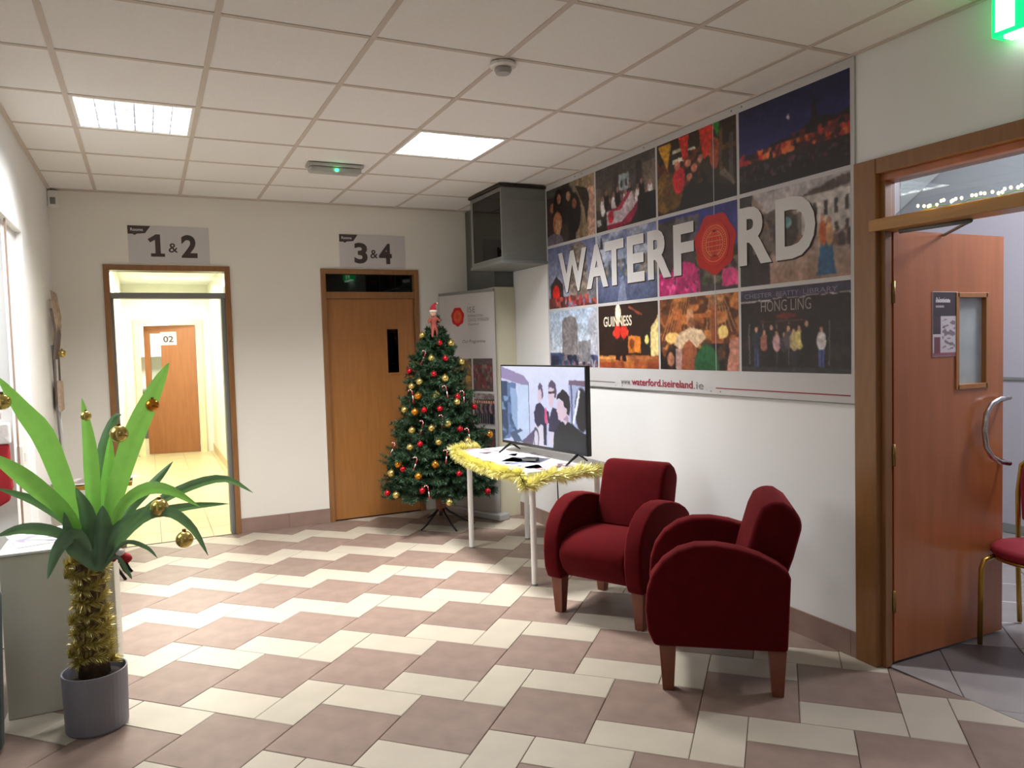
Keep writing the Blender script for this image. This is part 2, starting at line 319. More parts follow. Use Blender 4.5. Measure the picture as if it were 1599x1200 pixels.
for i in range(4):
    for j in range(23):
        a, b = max(-.30, -.36+.4*i), min(.90, .04+.4*i); y = YB-.0+.4*j
        if b-a > .02: floor_tile([(a+.0015, y+.0015), (b-.0015, y+.0015), (b-.0015, y+.3985), (a+.0015, y+.3985)], ((a+b)/2, y+.2), YTILE, True, ('y', i), parent=cf)
S('floor_threshold', MB().box((D1[0], YB-.005, -.006), (D1[1], YB+.012, .004)), M('threshold_strip', (104, 96, 74), .4, metal=.4))
S('baseboard_corridor', MB().box((.885, YB+T, 0), (.90, 12.8, .12)).box((-.30, YB+T, 0), (-.285, 12.8, .12)), M('corridor_skirting', (196, 176, 140), .4))
S('trim_3', MB().box((-.16, 12.74, 0), (-.08, 12.799, 1.99)).box((.71, 12.74, 0), (.79, 12.799, 1.99)).box((-.16, 12.74, 1.991), (.79, 12.799, 2.07)), M('cream_frame', (226, 212, 168), .45))
# room behind door 2 (dark)
S('wall_classroom', MB().box((1.06, YB+T, 0), (1.12, 9.5, 2.6)).box((2.8, YB+T, 0), (2.9, 9.5, 2.6)).box((1.06, 9.5, 0), (2.9, 9.6, 2.6)).box((1.06, YB+T, 2.6), (2.9, 9.6, 2.7)).box((1.06, YB+T, -.1), (2.9, 9.6, -.006)), GREYD)
# next room beyond the right doorway
nr = MB().box((5.85, -2, 0), (5.97, 6.2, 4.2)).box((XR+.10, 6.1, 0), (5.85, 6.2, 4.2)).box((XR+.10, -2.1, 0), (5.97, -2, 4.2)).box((XR+.10, -2, ZC+.14), (XR+.16, 6.2, 4.2))
S('wall_next_room', nr, M('next_room_wall', (176, 173, 180), .6, var=.015, scale=2))
S('trim_4', MB().box((5.835, -2, 1.165), (5.85, 6.1, 1.185)), GREYM)
S('baseboard_next_room', MB().box((5.835, -2, 0), (5.85, 6.1, .07)), GREYM)
sc_ = MB(); zr = lambda y: 2.557+.654*(4.489-y); sec = [(6.1, zr(6.1)), (2.2, zr(2.2)), (-2, zr(2.2)), (-2, zr(2.2)+.1), (2.2, zr(2.2)+.1), (6.1, zr(6.1)+.1)]
sc_.prism(sec, (np.array((XR+.10, 0, 0)), np.array((0, 1., 0)), np.array((0, 0, 1.)), np.array((1., 0, 0))), 0, 2.76)
S('ceiling_next_room', sc_, M('sloped_ceiling', (236, 236, 238), .8, var=.01))
for i in range(-4, 22):
    for j in range(-14, 12):
        g = .36; P = [uv(2.75+g*i+.002, g*j+.002), uv(2.75+g*(i+1)-.002, g*j+.002), uv(2.75+g*(i+1)-.002, g*(j+1)-.002), uv(2.75+g*i+.002, g*(j+1)-.002)]; ctr = uv(2.75+g*(i+.5), g*(j+.5)); Q = P
        if not (2.6 < ctr[0] < 6 and .9 < ctr[1] < 4.6): continue
        for f in (lambda p: p[0]-3.025, lambda p: 5.83-p[0], lambda p: p[1]-.8 if p[0] > 0 else -1): Q = clip(Q, f) if Q else Q
        if len(Q) < 3: continue
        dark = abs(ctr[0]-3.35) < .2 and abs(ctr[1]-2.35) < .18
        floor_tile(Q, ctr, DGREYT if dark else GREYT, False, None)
# skirtings made of tiles
def skirt(name, fr, a, b, h=.125):
    st = None; x = a
    while x < b-.01:
        e = min(x+.395, b)
        if st is None: st = MB().prism([(a, 0), (b, 0), (b, h-.004), (a, h-.004)], fr, 0, .006).build(name, GROUT, kind='structure')
        MB().prism([(x+.001, 0), (e-.001, 0), (e-.001, h), (x+.001, h)], fr, .0062, .014).build('skirting_tile', SKIRT, st); x = e
skirt('baseboard_right', FR, -6.08, -2.49); skirt('baseboard_back', FB, D1[1], D2[0]); skirt('baseboard_left', frame((XL, 0, 0), (0, 1, 0)), 5.24, YB)

# ================================================================= DOORS
def lining(parent, D, fr, a, b, zt, tr, mat, fw=.043, dep=(-.15, .018)):
    """jambs, head and transom rail of a frame in wall frame fr"""
    for x0, x1 in ((a, a+fw), (b-fw, b)): MB().prism([(x0, 0), (x1, 0), (x1, zt-fw), (x0, zt-fw)], fr, *dep).build('jamb', mat, parent, .003)
    MB().prism([(a, zt-fw), (b, zt-fw), (b, zt), (a, zt)], fr, *dep).build('head', mat, parent, .003)
d1 = EMP('door_1', (.19, YB, 0), None, None); d1['kind'] = 'structure'
lining(d1, D1, FB, D1[0], D1[1], D1[2], 0, WOODF)
MB().prism([(D1[0]+.043, 1.985), (D1[1]-.043, 1.985), (D1[1]-.043, 2.03), (D1[0]+.043, 2.03)], FB, -.12, .004).build('transom_rail', GREYM, d1, .003)
MB().prism([(D1[1]-.078, 0), (D1[1]-.043, 0), (D1[1]-.043, 1.985), (D1[1]-.078, 1.985)], FB, -.14, -.02).build('door_stop', GREYM, d1, .003)
MB().prism([(D1[0]+.043, 0), (D1[0]+.062, 0), (D1[0]+.062, 1.985), (D1[0]+.043, 1.985)], FB, -.14, -.02).build('door_stop', GREYM, d1, .003)
MB().prism([(D1[0]+.043, 2.03), (D1[1]-.043, 2.03), (D1[1]-.043, 2.206), (D1[0]+.043, 2.206)], FB, -.06, -.055).build('transom_pane', GLASS, d1)
d2 = EMP('door_2', (1.85, YB, 0), None, None); d2['kind'] = 'structure'
lining(d2, D2, FB, D2[0], D2[1], D2[2], 0, WOODF)
a, b = D2[0]+.043, D2[1]-.043
MB().prism([(a, 1.985), (b, 1.985), (b, 2.045), (a, 2.045)], FB, -.12, .006).build('transom_rail', WOODF, d2, .003)
MB().prism([(a, 2.045), (b, 2.045), (b, 2.204), (a, 2.204)], FB, -.05, -.045).build('transom_pane', GLASSG, d2)
g0, g1, h0, h1 = 1.985, 2.105, 1.30, 1.715
lf = MB()
for P in ([(a+.003, .006), (g0, .006), (g0, 1.982), (a+.003, 1.982)], [(g1, .006), (b-.003, .006), (b-.003, 1.982), (g1, 1.982)], [(g0, .006), (g1, .006), (g1, h0), (g0, h0)], [(g0, h1), (g1, h1), (g1, 1.982), (g0, 1.982)]): lf.prism(P, FB, -.066, -.022)
leaf2 = lf.build('door_leaf', WOOD, d2)
for P in ([(g0-.012, h0-.012), (g0+.008, h0-.012), (g0+.008, h1+.012), (g0-.012, h1+.012)], [(g1-.008, h0-.012), (g1+.012, h0-.012), (g1+.012, h1+.012), (g1-.008, h1+.012)], [(g0+.008, h0-.012), (g1-.008, h0-.012), (g1-.008, h0+.008), (g0+.008, h0+.008)], [(g0+.008, h1-.008), (g1-.008, h1-.008), (g1-.008, h1+.012), (g0+.008, h1+.012)]):
    MB().prism(P, FB, -.024, -.016).build('glazing_bead', WOOD, leaf2)
MB().prism([(g0, h0), (g1, h0), (g1, h1), (g0, h1)], FB, -.047, -.042).build('vision_pane', GLASSG, leaf2)
# door 3: far door marked 02 at the end of the corridor, standing ajar
d3 = EMP('door_3', (.70, 12.84, 0), None, None, rot=0, local=True); d3['kind'] = 'structure'
d3.rotation_euler = (0, 0, math.radians(-14))
F3 = frame((0, 0, 0), (1, 0, 0))
w3 = MB()
for P in ([(-.74, .005), (-.66, .005), (-.66, 1.98), (-.74, 1.98)], [(-.50, .005), (0, .005), (0, 1.98), (-.50, 1.98)], [(-.66, .005), (-.50, .005), (-.50, .98), (-.66, .98)], [(-.66, 1.86), (-.50, 1.86), (-.50, 1.98), (-.66, 1.98)]): w3.prism(P, F3, 0, .044)
l3 = w3.build('door_leaf', M('far_door_wood', (142, 92, 54), .4, var=.1, scale=6, stretch=(5, 5, .5)), d3)
MB().prism([(-.66, .98), (-.50, .98), (-.50, 1.86), (-.66, 1.86)], F3, .018, .022).build('vision_pane', GLASS, l3)
pl = MB().prism([(-.50, 1.68), (-.27, 1.68), (-.27, 1.88), (-.50, 1.88)], F3, .045, .048).build('number_plate', WHITE, l3)
text('numerals', '02', F3, -.46, 1.72, .10, INK, l3, bold=.03, d=.050, width=.15)
# door 5: big frame, open leaf in the doorway on the right
d5 = EMP('door_4', (XR, 2.43, 0), None, None); d5['kind'] = 'structure'
for x0, x1 in ((-2.492, -2.375), (-.90, -.78)): MB().prism([(x0, 0), (x1, 0), (x1, 2.313), (x0, 2.313)], FR, -.11, .02).build('jamb', WOODF, d5, .004)
MB().prism([(-2.40, 0), (-2.352, 0), (-2.352, 2.215), (-2.40, 2.215)], FR, -.055, -.012).build('jamb_lining', WOODF, d5, .003)
MB().prism([(-2.3745, 2.245), (-.90, 2.245), (-.90, 2.313), (-2.3745, 2.313)], FR, -.11, .02).build('head', WOODF, d5, .004)
MB().prism([(-2.385, 2.215), (-.90, 2.215), (-.90, 2.245), (-2.385, 2.245)], FR, -.12, -.012).build('head_lining', WOODR, d5, .002)
rail = MB().prism([(-2.405, 1.992), (-.90, 1.992), (-.90, 2.045), (-2.405, 2.045)], FR, -.11, .028).build('transom_rail', M('oak_rail', (180, 132, 66), .4, var=.1, scale=9, stretch=(1, .3, 4), coat=.2), d5, .004)
MB().prism([(-2.315, 2.045), (-.90, 2.045), (-.90, 2.215), (-2.315, 2.215)], FR, -.065, -.06).build('transom_pane', GLASS, d5)
FL = frame((3.062, 2.365, 0), (1, 0, 0))         # leaf, seen face on, normal to -Y
lf = MB(); q0, q1, r0, r1 = .442, .668, 1.268, 1.71
for P in ([(0, .012), (q0, .012), (q0, 2.0), (0, 2.0)], [(q1, .012), (.80, .012), (.80, 2.0), (q1, 2.0)], [(q0, .012), (q1, .012), (q1, r0), (q0, r0)], [(q0, r1), (q1, r1), (q1, 2.0), (q0, 2.0)]): lf.prism(P, FL, -.045, 0)
leaf = lf.build('door_leaf', WOODR, d5)
for P in ([(q0-.012, r0-.012), (q0+.012, r0-.012), (q0+.012, r1+.012), (q0-.012, r1+.012)], [(q1-.012, r0-.012), (q1+.012, r0-.012), (q1+.012, r1+.012), (q1-.012, r1+.012)], [(q0, r0-.012), (q1, r0-.012), (q1, r0+.012), (q0, r0+.012)], [(q0, r1-.012), (q1, r1-.012), (q1, r1+.012), (q0, r1+.012)]):
    MB().prism(P, FL, -.05, .006).build('glazing_bead', WOOD, leaf, .002)
MB().prism([(q0, r0), (q1, r0), (q1, r1), (q0, r1)], FL, -.024, -.018).build('vision_pane', FROST, leaf)
hx = .715
tube('pull_handle', [(3.835, 2.376, 1.185)]+[Pix(x, y, Y=2.325) for x, y in ((1576, 621), (1562, 623), (1549, 631), (1540, 647), (1537, 672), (1540, 698), (1549, 714), (1562, 722), (1576, 724))]+[(3.835, 2.376, .885)], .0125, CHROME, leaf, 12)
for z in (1.72, .98, .30): tube('hinge', [(3.046, 2.356, z-.05), (3.046, 2.356, z+.05)], .010, BRASS, leaf)
# closer arm under the rail
cl = EMP('door_closer', (3.06, 2.30, 1.975), 'slim metal door closer arm under the transom rail of the right doorway', 'door closer')
tube('arm', [(3.03, 2.31, 1.985), (3.05, 2.0, 1.985)], .010, GREYM, cl); tube('arm', [(3.05, 2.0, 1.985), (3.40, 2.36, 1.99)], .008, GREYM, cl)
# notice on the open door
nt_ = EMP('door_notice', (3.42, 2.37, 1.42), 'black and white printed notice taped beside the glass panel of the open door', 'notice')
cv = Cv(60, 90, (206, 196, 200)); cv.rect(0, .62, 1, 1, (62, 50, 58)).rect(.12, .83, .7, .88, (210, 200, 205)).rect(.12, .76, .45, .79, (170, 160, 165)).rect(0, .35, .32, .62, (70, 60, 66)).mott(.38, .1, .9, .58, [(120, 110, 116)], 10, 40, .5).rect(0, 0, 1, .06, (150, 90, 100)).rect(.05, .05, .3, .3, (120, 70, 80))
MB().prism([(.262, 1.42), (.442, 1.42), (.442, 1.725), (.262, 1.725)], FL, .001, .003).build('sheet', WHITE, nt_); cv.mesh('print', FL, .264, 1.422, .440, 1.723, .0035, PRINT, nt_)
text('heading', 'Notice', FL, .282, 1.675, .024, WHITE, nt_, d=.004, shear=.2)
# string lights on the transom rail
sl = EMP('string_lights', (2.96, 1.9, 2.045), 'warm glowing string lights lying along the transom rail of the right doorway', 'string lights')
wire = [(2.955, y, 2.049+.006*math.sin(y*40)) for y in np.arange(2.16, .95, -.03)]
tube('wire', wire, .0018, GREEN, sl, 5)
bulbm = M('warm_bulb', (255, 214, 130), .4, emit=9)
for k in range(64):
    y = 2.16-.019*k+random.uniform(-.006, .006)
    if 1.93 < y < 1.955: continue
    MB().lathe([(.0005, 0), (.004, .002), (.0052, .006), (.004, .011), (.0005, .013)], (2.952+random.uniform(-.012, .01), y, 2.05+random.uniform(0, .014)), 8).build('bulb', bulbm, sl)

# ================================================================= LUMINAIRES, CEILING THINGS
def luminaire(x, y, lab):
    e = EMP('ceiling_light', (x+.3, y+.3, ZC), lab, 'ceiling light', 'recessed louvred ceiling lights')
    f = MB()
    for lo, hi in (((x+.012, y+.012), (x+.588, y+.03)), ((x+.012, y+.57), (x+.588, y+.588)), ((x+.012, y+.03), (x+.03, y+.57)), ((x+.57, y+.03), (x+.588, y+.57))): f.box((*lo, ZC-.001), (*hi, ZC+.075))
    f.build('frame', WHITEP, e); box('reflector', (x+.03, y+.03, ZC+.066), (x+.57, y+.57, ZC+.075), WHITEP, e)
    lm = M('louvre_aluminium', (74, 76, 80), .6, var=.01, spec=.2)
    for k in range(1, 6): box('louvre_blade', (x+.03+.09*k-.0012, y+.03, ZC+.002), (x+.03+.09*k+.0012, y+.57, ZC+.036), lm, e)
    for k in range(0, 5): box('louvre_blade', (x+.03, y+.032+.134*k-.001, ZC+.002), (x+.57, y+.032+.134*k+.001, ZC+.036), lm, e)
luminaire(-.2975, 4.316, 'square louvred ceiling light on the left, above the potted plant side'); luminaire(1.5025, 4.316, 'square louvred ceiling light on the right, nearer the poster wall')
e = EMP('smoke_detector', (1.517, 3.19, ZC), 'small round white smoke detector on the ceiling tiles', 'smoke detector')
MB().lathe([(.001, -.005), (.058, -.005), (.060, -.018), (.05, -.024), (.001, -.024)], (1.517, 3.17, ZC), 28).build('base', WHITEP, e, smooth=False)
MB().lathe([(.001, -.024), (.036, -.024), (.040, -.036), (.032, -.050), (.001, -.052)], (1.517, 3.17, ZC), 28).build('sensing_head', M('detector_grey', (176, 172, 168), .4), e)
e = EMP('emergency_light', (1.235, 5.32, ZC), 'oblong emergency light with green indicator lamp on the ceiling', 'emergency light')
box('housing', (1.045, 5.255, ZC-.024), (1.425, 5.385, ZC-.003), M('pale_grey_housing', (186, 184, 178), .4), e, .006); box('diffuser', (1.06, 5.265, ZC-.06), (1.41, 5.375, ZC-.025), M('grey_diffuser', (176, 176, 170), .3), e, .012)
MB().lathe([(.001, 0), (.009, .002), (.012, .010), (.009, .018), (.001, .02)], (1.235, 5.262, ZC-.058), 12).build('indicator_lamp', M('green_led', (40, 255, 150), .4, emit=6), e)
e = EMP('motion_sensor', (-.585, YB-.03, 2.68), 'small pale motion sensor high in the left corner', 'sensor')
box('body', (-.618, YB-.055, 2.67), (-.545, YB-.001, 2.795), WHITEP, e, .008); box('lens', (-.60, YB-.062, 2.69), (-.565, YB-.055, 2.74), GREYM, e, .003)
# exit sign by right wall
e = EMP('exit_sign', (2.9, 1.7, 2.61), 'lit green and white exit sign high on the wall at the top right', 'exit sign')
gm = M('lit_green', (0, 200, 96), .4, emit=1.6); wm = M('lit_white', (235, 255, 240), .4, emit=2.2)
FE = frame((2.86, 1.826, 0), (.16, -.987, 0)); FE = frame((2.90, 1.826, 0), (0, -1, 0))
MB().prism([(0, 2.624), (.42, 2.624), (.42, 2.86-.06), (0, 2.86-.06)], FE, -.07, 0).build('housing', gm, e, .004)
MB().prism([(.016, 2.640), (.085, 2.640), (.085, 2.785), (.016, 2.785)], FE, .001, .003).build('door_symbol', wm, e)
MB().prism([(.20, 2.64), (.24, 2.64), (.22, 2.70), (.27, 2.74), (.23, 2.76), (.17, 2.70)], FE, .001, .003).build('running_figure', wm, e)
MB().prism([(.04, 2.612), (.38, 2.612), (.38, 2.624), (.04, 2.624)], FE, -.06, -.01).build('downlight_lens', wm, e)

# ================================================================= MURAL
mu = EMP('wall_mural', (XR, 3.97, 1.21), 'large printed photo collage board with white city lettering on the right wall', 'mural')
MB().prism([(-5.47, 1.212), (-2.494, 1.212), (-2.494, 2.802), (-5.47, 2.802)], FR, .001, .010).build('backing_board', M('board_white', (200, 198, 198), .45, var=.01), mu)
cols = [(-5.45, -4.728), (-4.708, -3.998), (-3.978, -3.262), (-3.242, -2.516)]; rows = [(2.318, 2.758), (1.812, 2.296), (1.350, 1.790)]
W_, H_ = 132, 84
def P11():
    c = Cv(W_, H_, (40, 30, 30)); c.rect(.62, 0, 1, 1, (150, 128, 100)).rect(.86, 0, 1, .8, (190, 150, 130)).rect(.70, 0, .76, 1, (120, 100, 76)).rect(.5, .5, .64, 1, (130, 118, 96)).rect(.02, .85, .35, 1, (70, 72, 66))
    c.poly([(.62, .9), (.80, .5), (.84, .2), (.9, .6), (.86, .8)], (50, 40, 34))
    for u, v, t, s in ((.12, .5, (60, 40, 40), 120), (.28, .62, (36, 28, 28), 110), (.48, .60, (40, 32, 36), 130), (.6, .45, (30, 26, 28), 90)): c.ell(u, v, .13, .34, t).ell(u, v+.16, .045, .09, (s+40, s-10, s-40))
    c.ell(.24, .36, .10, .20, (176, 112, 76)).rect(.20, .14, .30, .42, (196, 150, 110)).ell(.38, .12, .1, .2, (60, 50, 46)).ell(.15, .05, .2, .15, (110, 100, 110)); return c.grain(.2)
def P12():
    c = Cv(W_, H_, (76, 68, 66)); c.grad((40, 34, 34), (84, 76, 76), 0, .45).rect(.80, .3, 1, .85, (112, 98, 88)).rect(.0, .35, .1, .7, (104, 92, 84)).rect(.42, .56, .58, .80, (150, 160, 168)).rect(.45, .60, .48, .70, (60, 60, 66)).rect(.52, .60, .55, .70, (60, 60, 66)).rect(.34, .5, .40, .85, (60, 52, 52)).rect(.2, .55, .3, .75, (96, 84, 72)).rect(.70, .5, .78, .9, (52, 44, 46))
    for k in range(13): u = .13+.065*k; c.ell(u, .38+.08*math.sin(k*2.1), .045, .14, ((230, 226, 226), (30, 26, 30), (60, 50, 60))[k % 3]).ell(u, .52+.08*math.sin(k*2.1), .02, .045, (150, 110, 96))
    c.poly([(.2, .02), (.2, .30), (.42, .30), (.58, .48), (.62, .5), (.70, .22), (.6, .1), (.4, .03)], (190, 176, 184)).poly([(.2, 0), (.2, .08), (.45, .08), (.62, .22), (.72, .32), (.72, .2), (.6, .05), (.4, 0)], (150, 36, 66)).ell(.27, .2, .05, .1, (190, 40, 60)).poly([(.22, .3), (.4, .34), (.58, .52), (.6, .47), (.43, .27)], (170, 50, 74)).rect(.72, 0, 1, .4, (26, 26, 30)).rect(.02, .1, .1, .2, (180, 180, 190)); return c.grain(.15)
def P13():
    c = Cv(W_, H_, (48, 34, 24)); c.mott(0, .2, .65, .8, [(90, 60, 30), (30, 22, 20), (110, 50, 36)], 16, 12).rect(.22, .66, .38, .72, (230, 226, 200)).rect(.40, .76, .52, .80, (226, 226, 200)).rect(.22, .80, .34, .84, (190, 190, 160))
    c.ell(.1, .3, .14, .28, (120, 86, 34)).ell(.22, .28, .14, .24, (96, 68, 30)).ell(.3, .42, .08, .18, (200, 34, 44)).ell(.28, .62, .04, .06, (196, 120, 96)).ell(.42, .6, .04, .06, (186, 116, 90)).ell(.5, .52, .04, .06, (190, 110, 90)).ell(.58, .62, .035, .05, (170, 110, 86)).ell(.44, .42, .04, .05, (176, 110, 86))
    c.poly([(.02, .97), (.2, .97), (.15, .58)], (206, 150, 40)).poly([(.30, .99), (.44, .99), (.42, .7), (.36, .66)], (200, 48, 34)).poly([(.56, 1), (.76, 1), (.70, .62), (.62, .58)], (196, 50, 36)).poly([(.72, 1), (.82, 1), (.79, .8)], (40, 130, 46)).ell(.75, .62, .06, .2, (170, 80, 50)).rect(.80, .3, .84, .9, (96, 74, 50)).rect(.84, .62, 1, .68, (110, 74, 40)).rect(.92, .2, .96, .8, (84, 76, 70)).poly([(.3, 0), (.35, .26), (.6, .3), (.8, .22), (1, .1), (1, 0)], (24, 20, 22)).poly([(.8, .35), (.96, .15), (.99, .18), (.86, .4)], (110, 96, 84)); return c.grain(.25)
def P14():
    c = Cv(W_, H_, (30, 28, 78)); c.grad((44, 42, 108), (24, 26, 62), .35, 1).rect(0, 0, 1, .38, (34, 28, 32)).poly([(0, .36), (0, .42), (.2, .46), (.4, .5), (.55, .50), (.68, .60), (.7, .86), (.715, .87), (.74, .62), (.9, .58), (1, .60), (1, .3), (0, .3)], (30, 26, 32))
    c.mott(0, .33, 1, .47, [(200, 60, 40), (170, 40, 50), (230, 120, 60), (60, 30, 34)], 34, 14, .5).mott(.5, .40, 1, .54, [(190, 60, 50), (110, 40, 40)], 30, 14, .55).rect(0, .29, 1, .335, (44, 34, 30)).mott(0, .12, 1, .28, [(96, 80, 84), (130, 60, 74), (70, 60, 64)], 30, 16, .66, .6).ell(.49, .72, .014, .025, (220, 220, 230)); return c.grain(.12)
def P21():
    c = Cv(W_, H_, (130, 134, 160)); c.grad((150, 150, 168), (104, 110, 146), .1, 1).poly([(.45, .1), (.5, .95), (.66, 1), (.8, .9), (.84, .1)], (124, 112, 104)).mott(.46, .1, .82, .95, [(150, 138, 126), (96, 88, 84)], 20, 24).poly([(.05, .0), (.05, .38), (.18, .52), (.32, .38), (.34, .0)], (56, 48, 50)).ell(.17, .24, .08, .14, (206, 40, 34)).mott(0, 0, 1, .18, [(160, 50, 56), (190, 90, 80), (90, 50, 48)], 24, 14, .45).rect(.84, .1, 1, .5, (120, 118, 126)); return c.grain(.12)
def P22():
    c = Cv(W_, H_, (96, 106, 140)); c.grad((74, 82, 112), (110, 118, 150), 0, .5).grad((150, 158, 176), (108, 116, 156), .5, 1).mott(0, .6, 1, 1, [(190, 196, 206)], 6, 6, .5, .6).mott(.0, .35, 1, .6, [(60, 70, 84), (84, 96, 110), (130, 120, 110)], 26, 12, .5).poly([(.36, 0), (.42, .35), (.46, .35), (.52, 0)], (120, 128, 156)).poly([(.05, .8), (.09, .96), (.12, .8)], (60, 54, 60)); return c.grain(.1)
def P23():
    c = Cv(W_, H_, (64, 60, 66)); c.grad((92, 96, 160), (44, 46, 120), .5, 1).mott(0, .1, .55, .95, [(70, 68, 76), (50, 48, 52), (96, 90, 96)], 18, 14, .4).poly([(0, .3), (.0, .95), (.3, .85), (.5, .5), (.6, .2), (1, .3), (1, 0), (0, 0)], (70, 62, 64)).mott(.5, .1, 1, .45, [(70, 84, 50), (60, 54, 50), (120, 110, 96)], 20, 14, .5).mott(0, 0, .55, .3, [(206, 50, 120), (230, 80, 146), (170, 36, 100)], 26, 16, .35, 1).mott(.82, .05, 1, .25, [(206, 56, 120), (226, 80, 140)], 20, 12, .3, 1).ell(.35, .3, .16, .1, (196, 52, 116)); return c.grain(.15)
def P24():
    c = Cv(W_, H_, (150, 128, 116)); c.grad((160, 126, 108), (150, 132, 124), 0, .4).rect(0, 0, .14, 1, (56, 50, 50)).poly([(.14, 1), (.3, .72), (1, .86), (1, 1)], (176, 168, 170)).poly([(.2, .74), (1, .98), (1, .88), (.3, .66)], (96, 80, 76)).rect(.55, .42, 1, .84, (196, 188, 182)).mott(.14, .3, .6, .7, [(80, 66, 62), (130, 96, 80), (110, 100, 96)], 22, 14, .45).ell(.45, .55, .12, .2, (76, 66, 64)).ell(.46, .62, .05, .06, (130, 180, 176))
    for k in range(4): c.rect(.70+.085*k, .62, .73+.085*k, .76, (70, 62, 64)).rect(.70+.085*k, .44, .73+.085*k, .54, (84, 70, 66))
    c.mott(.6, .30, 1, .46, [(70, 56, 56), (120, 90, 80)], 26, 12, .5).rect(.14, 0, .3, .35, (60, 50, 50)).poly([(.72, .04), (.75, .36), (.85, .36), (.88, .04)], (50, 92, 128)).ell(.775, .45, .03, .13, (190, 96, 50)).ell(.83, .42, .03, .11, (200, 150, 110)).ell(.775, .60, .018, .04, (190, 140, 120)).ell(.83, .56, .018, .04, (170, 120, 100)); return c.grain(.12)
def P31():
    c = Cv(W_, H_, (200, 206, 218)); c.grad((190, 200, 212), (172, 190, 214), .3, 1).poly([(.28, .05), (.28, .75), (.33, .86), (.45, .9), (.56, .86), (.6, .75), (.62, .05)], (128, 122, 124)).mott(.29, .05, .61, .85, [(146, 140, 140), (112, 106, 108)], 22, 26, .5, .5).poly([(.84, 0), (.84, .8), (.9, .95), (1, 1), (1, 0)], (176, 178, 190)).rect(.0, 0, .3, .25, (66, 84, 110)).mott(0, 0, 1, .22, [(60, 70, 110), (120, 90, 100), (40, 46, 70)], 22, 12, .45).rect(.62, .1, .86, .45, (126, 124, 128)); return c.grain(.12)
def P32():
    c = Cv(W_, H_, (44, 26, 20)); c.grad((170, 90, 40), (190, 120, 56), 0, .2).rect(0, .14, 1, .18, (216, 150, 90)).rect(0, 0, 1, .10, (150, 70, 40)).mott(.3, 0, 1, .2, [(206, 130, 60), (130, 60, 40)], 14, 6, .5, .5).rect(.52, .24, .72, .5, (206, 120, 44)).ell(.58, .38, .04, .08, (130, 60, 24)).rect(.76, .24, .88, .60, (34, 26, 24)).ell(.82, .44, .035, .07, (240, 220, 130)).poly([(.88, .2), (.88, .6), (1, .8), (1, .2)], (246, 220, 150)).poly([(.55, .96), (.76, .82), (.74, .78), (.52, .94)], (150, 70, 50))
    c.ell(.36, .86, .05, .16, (236, 226, 200))
    for u in (.34, .45): c.rect(u-.035, .12, u+.035, .5, (40, 22, 22)).ell(u, .58, .055, .12, (220, 50, 36)).ell(u, .74, .022, .045, (226, 170, 130))
    c.ell(.29, .55, .03, .05, (210, 60, 40)).ell(.50, .55, .03, .05, (210, 60, 40)); return c.grain(.12)
def P33():
    c = Cv(W_, H_, (120, 66, 34)); c.mott(0, .3, 1, 1, [(176, 100, 50), (206, 130, 66), (80, 44, 28)], 14, 12, .45)
    for k in range(8): c.poly([(.02+.04*k, .4), (.2+.03*k, 1), (.215+.03*k, 1), (.035+.04*k, .4)], (190, 120, 66), .8).poly([(.98-.05*k, .5), (.82-.02*k, 1), (.80-.02*k, 1), (.965-.05*k, .5)], (190, 140, 96), .7)
    c.rect(.2, .7, .85, .76, (186, 106, 54)).rect(.68, .2, .75, .85, (150, 80, 44)).rect(.25, .3, .31, .85, (176, 98, 50)).mott(0, .0, 1, .36, [(50, 36, 34), (70, 50, 44), (30, 22, 24)], 14, 10, .35).ell(.18, .45, .1, .08, (246, 200, 120)).ell(.82, .5, .06, .08, (240, 200, 120))
    c.rect(.3, .0, .5, .5, (150, 84, 56)).ell(.42, .74, .045, .10, (206, 150, 110)).ell(.43, .62, .05, .10, (150, 96, 66)).poly([(.2, .35), (.28, .52), (.42, .58), (.56, .54), (.62, .44), (.5, .3), (.4, .42), (.3, .28)], (226, 196, 160)).rect(.22, .0, .30, .3, (190, 150, 140)).ell(.15, .15, .05, .1, (196, 130, 100)).ell(.62, .02, .15, .33, (36, 92, 56)).poly([(.86, .0), (.9, .4), (1, .45), (1, 0)], (190, 130, 110)); return c.grain(.15)
def P34():
    c = Cv(W_+30, H_+10, (42, 34, 36)); c.rect(0, .87, 1, 1, (62, 54, 74)).rect(0, .84, .3, .86, (190, 180, 180)).rect(.32, .86, .62, .875, (176, 168, 170)).rect(.6, .875, 1, .885, (190, 180, 180)).rect(.2, .5, .62, .84, (50, 36, 36)).rect(.2, .60, .62, .62, (90, 60, 56)).ell(.45, .66, .1, .03, (110, 44, 40))
    for u in (.08, .22, .36, .47, .62, .82): c.rect(u, .1, u+.012, .58, (104, 96, 96))
    c.rect(0, 0, 1, .06, (58, 54, 58)).mott(.0, .15, 1, .5, [(60, 52, 52)], 16, 8, .6, .6)
    for k, (u, h, t, l) in enumerate(((.16, .5, (44, 52, 66), (54, 70, 110)), (.24, .46, (176, 112, 96), (40, 34, 40)), (.31, .52, (44, 40, 46), (30, 30, 36)), (.36, .44, (190, 150, 156), (50, 44, 54)), (.43, .42, (70, 60, 70), (34, 30, 36)), (.47, .5, (96, 84, 90), (40, 36, 40)), (.52, .46, (200, 176, 130), (46, 40, 60)), (.57, .5, (206, 190, 120), (36, 32, 36)), (.63, .55, (34, 32, 38), (30, 30, 36)), (.76, .47, (206, 200, 200), (70, 84, 140)))): c.person(u, .06, h, t, l)
    return c.grain(.15)
fns = [[P11, P12, P13, P14], [P21, P22, P23, P24], [P31, P32, P33, P34]]
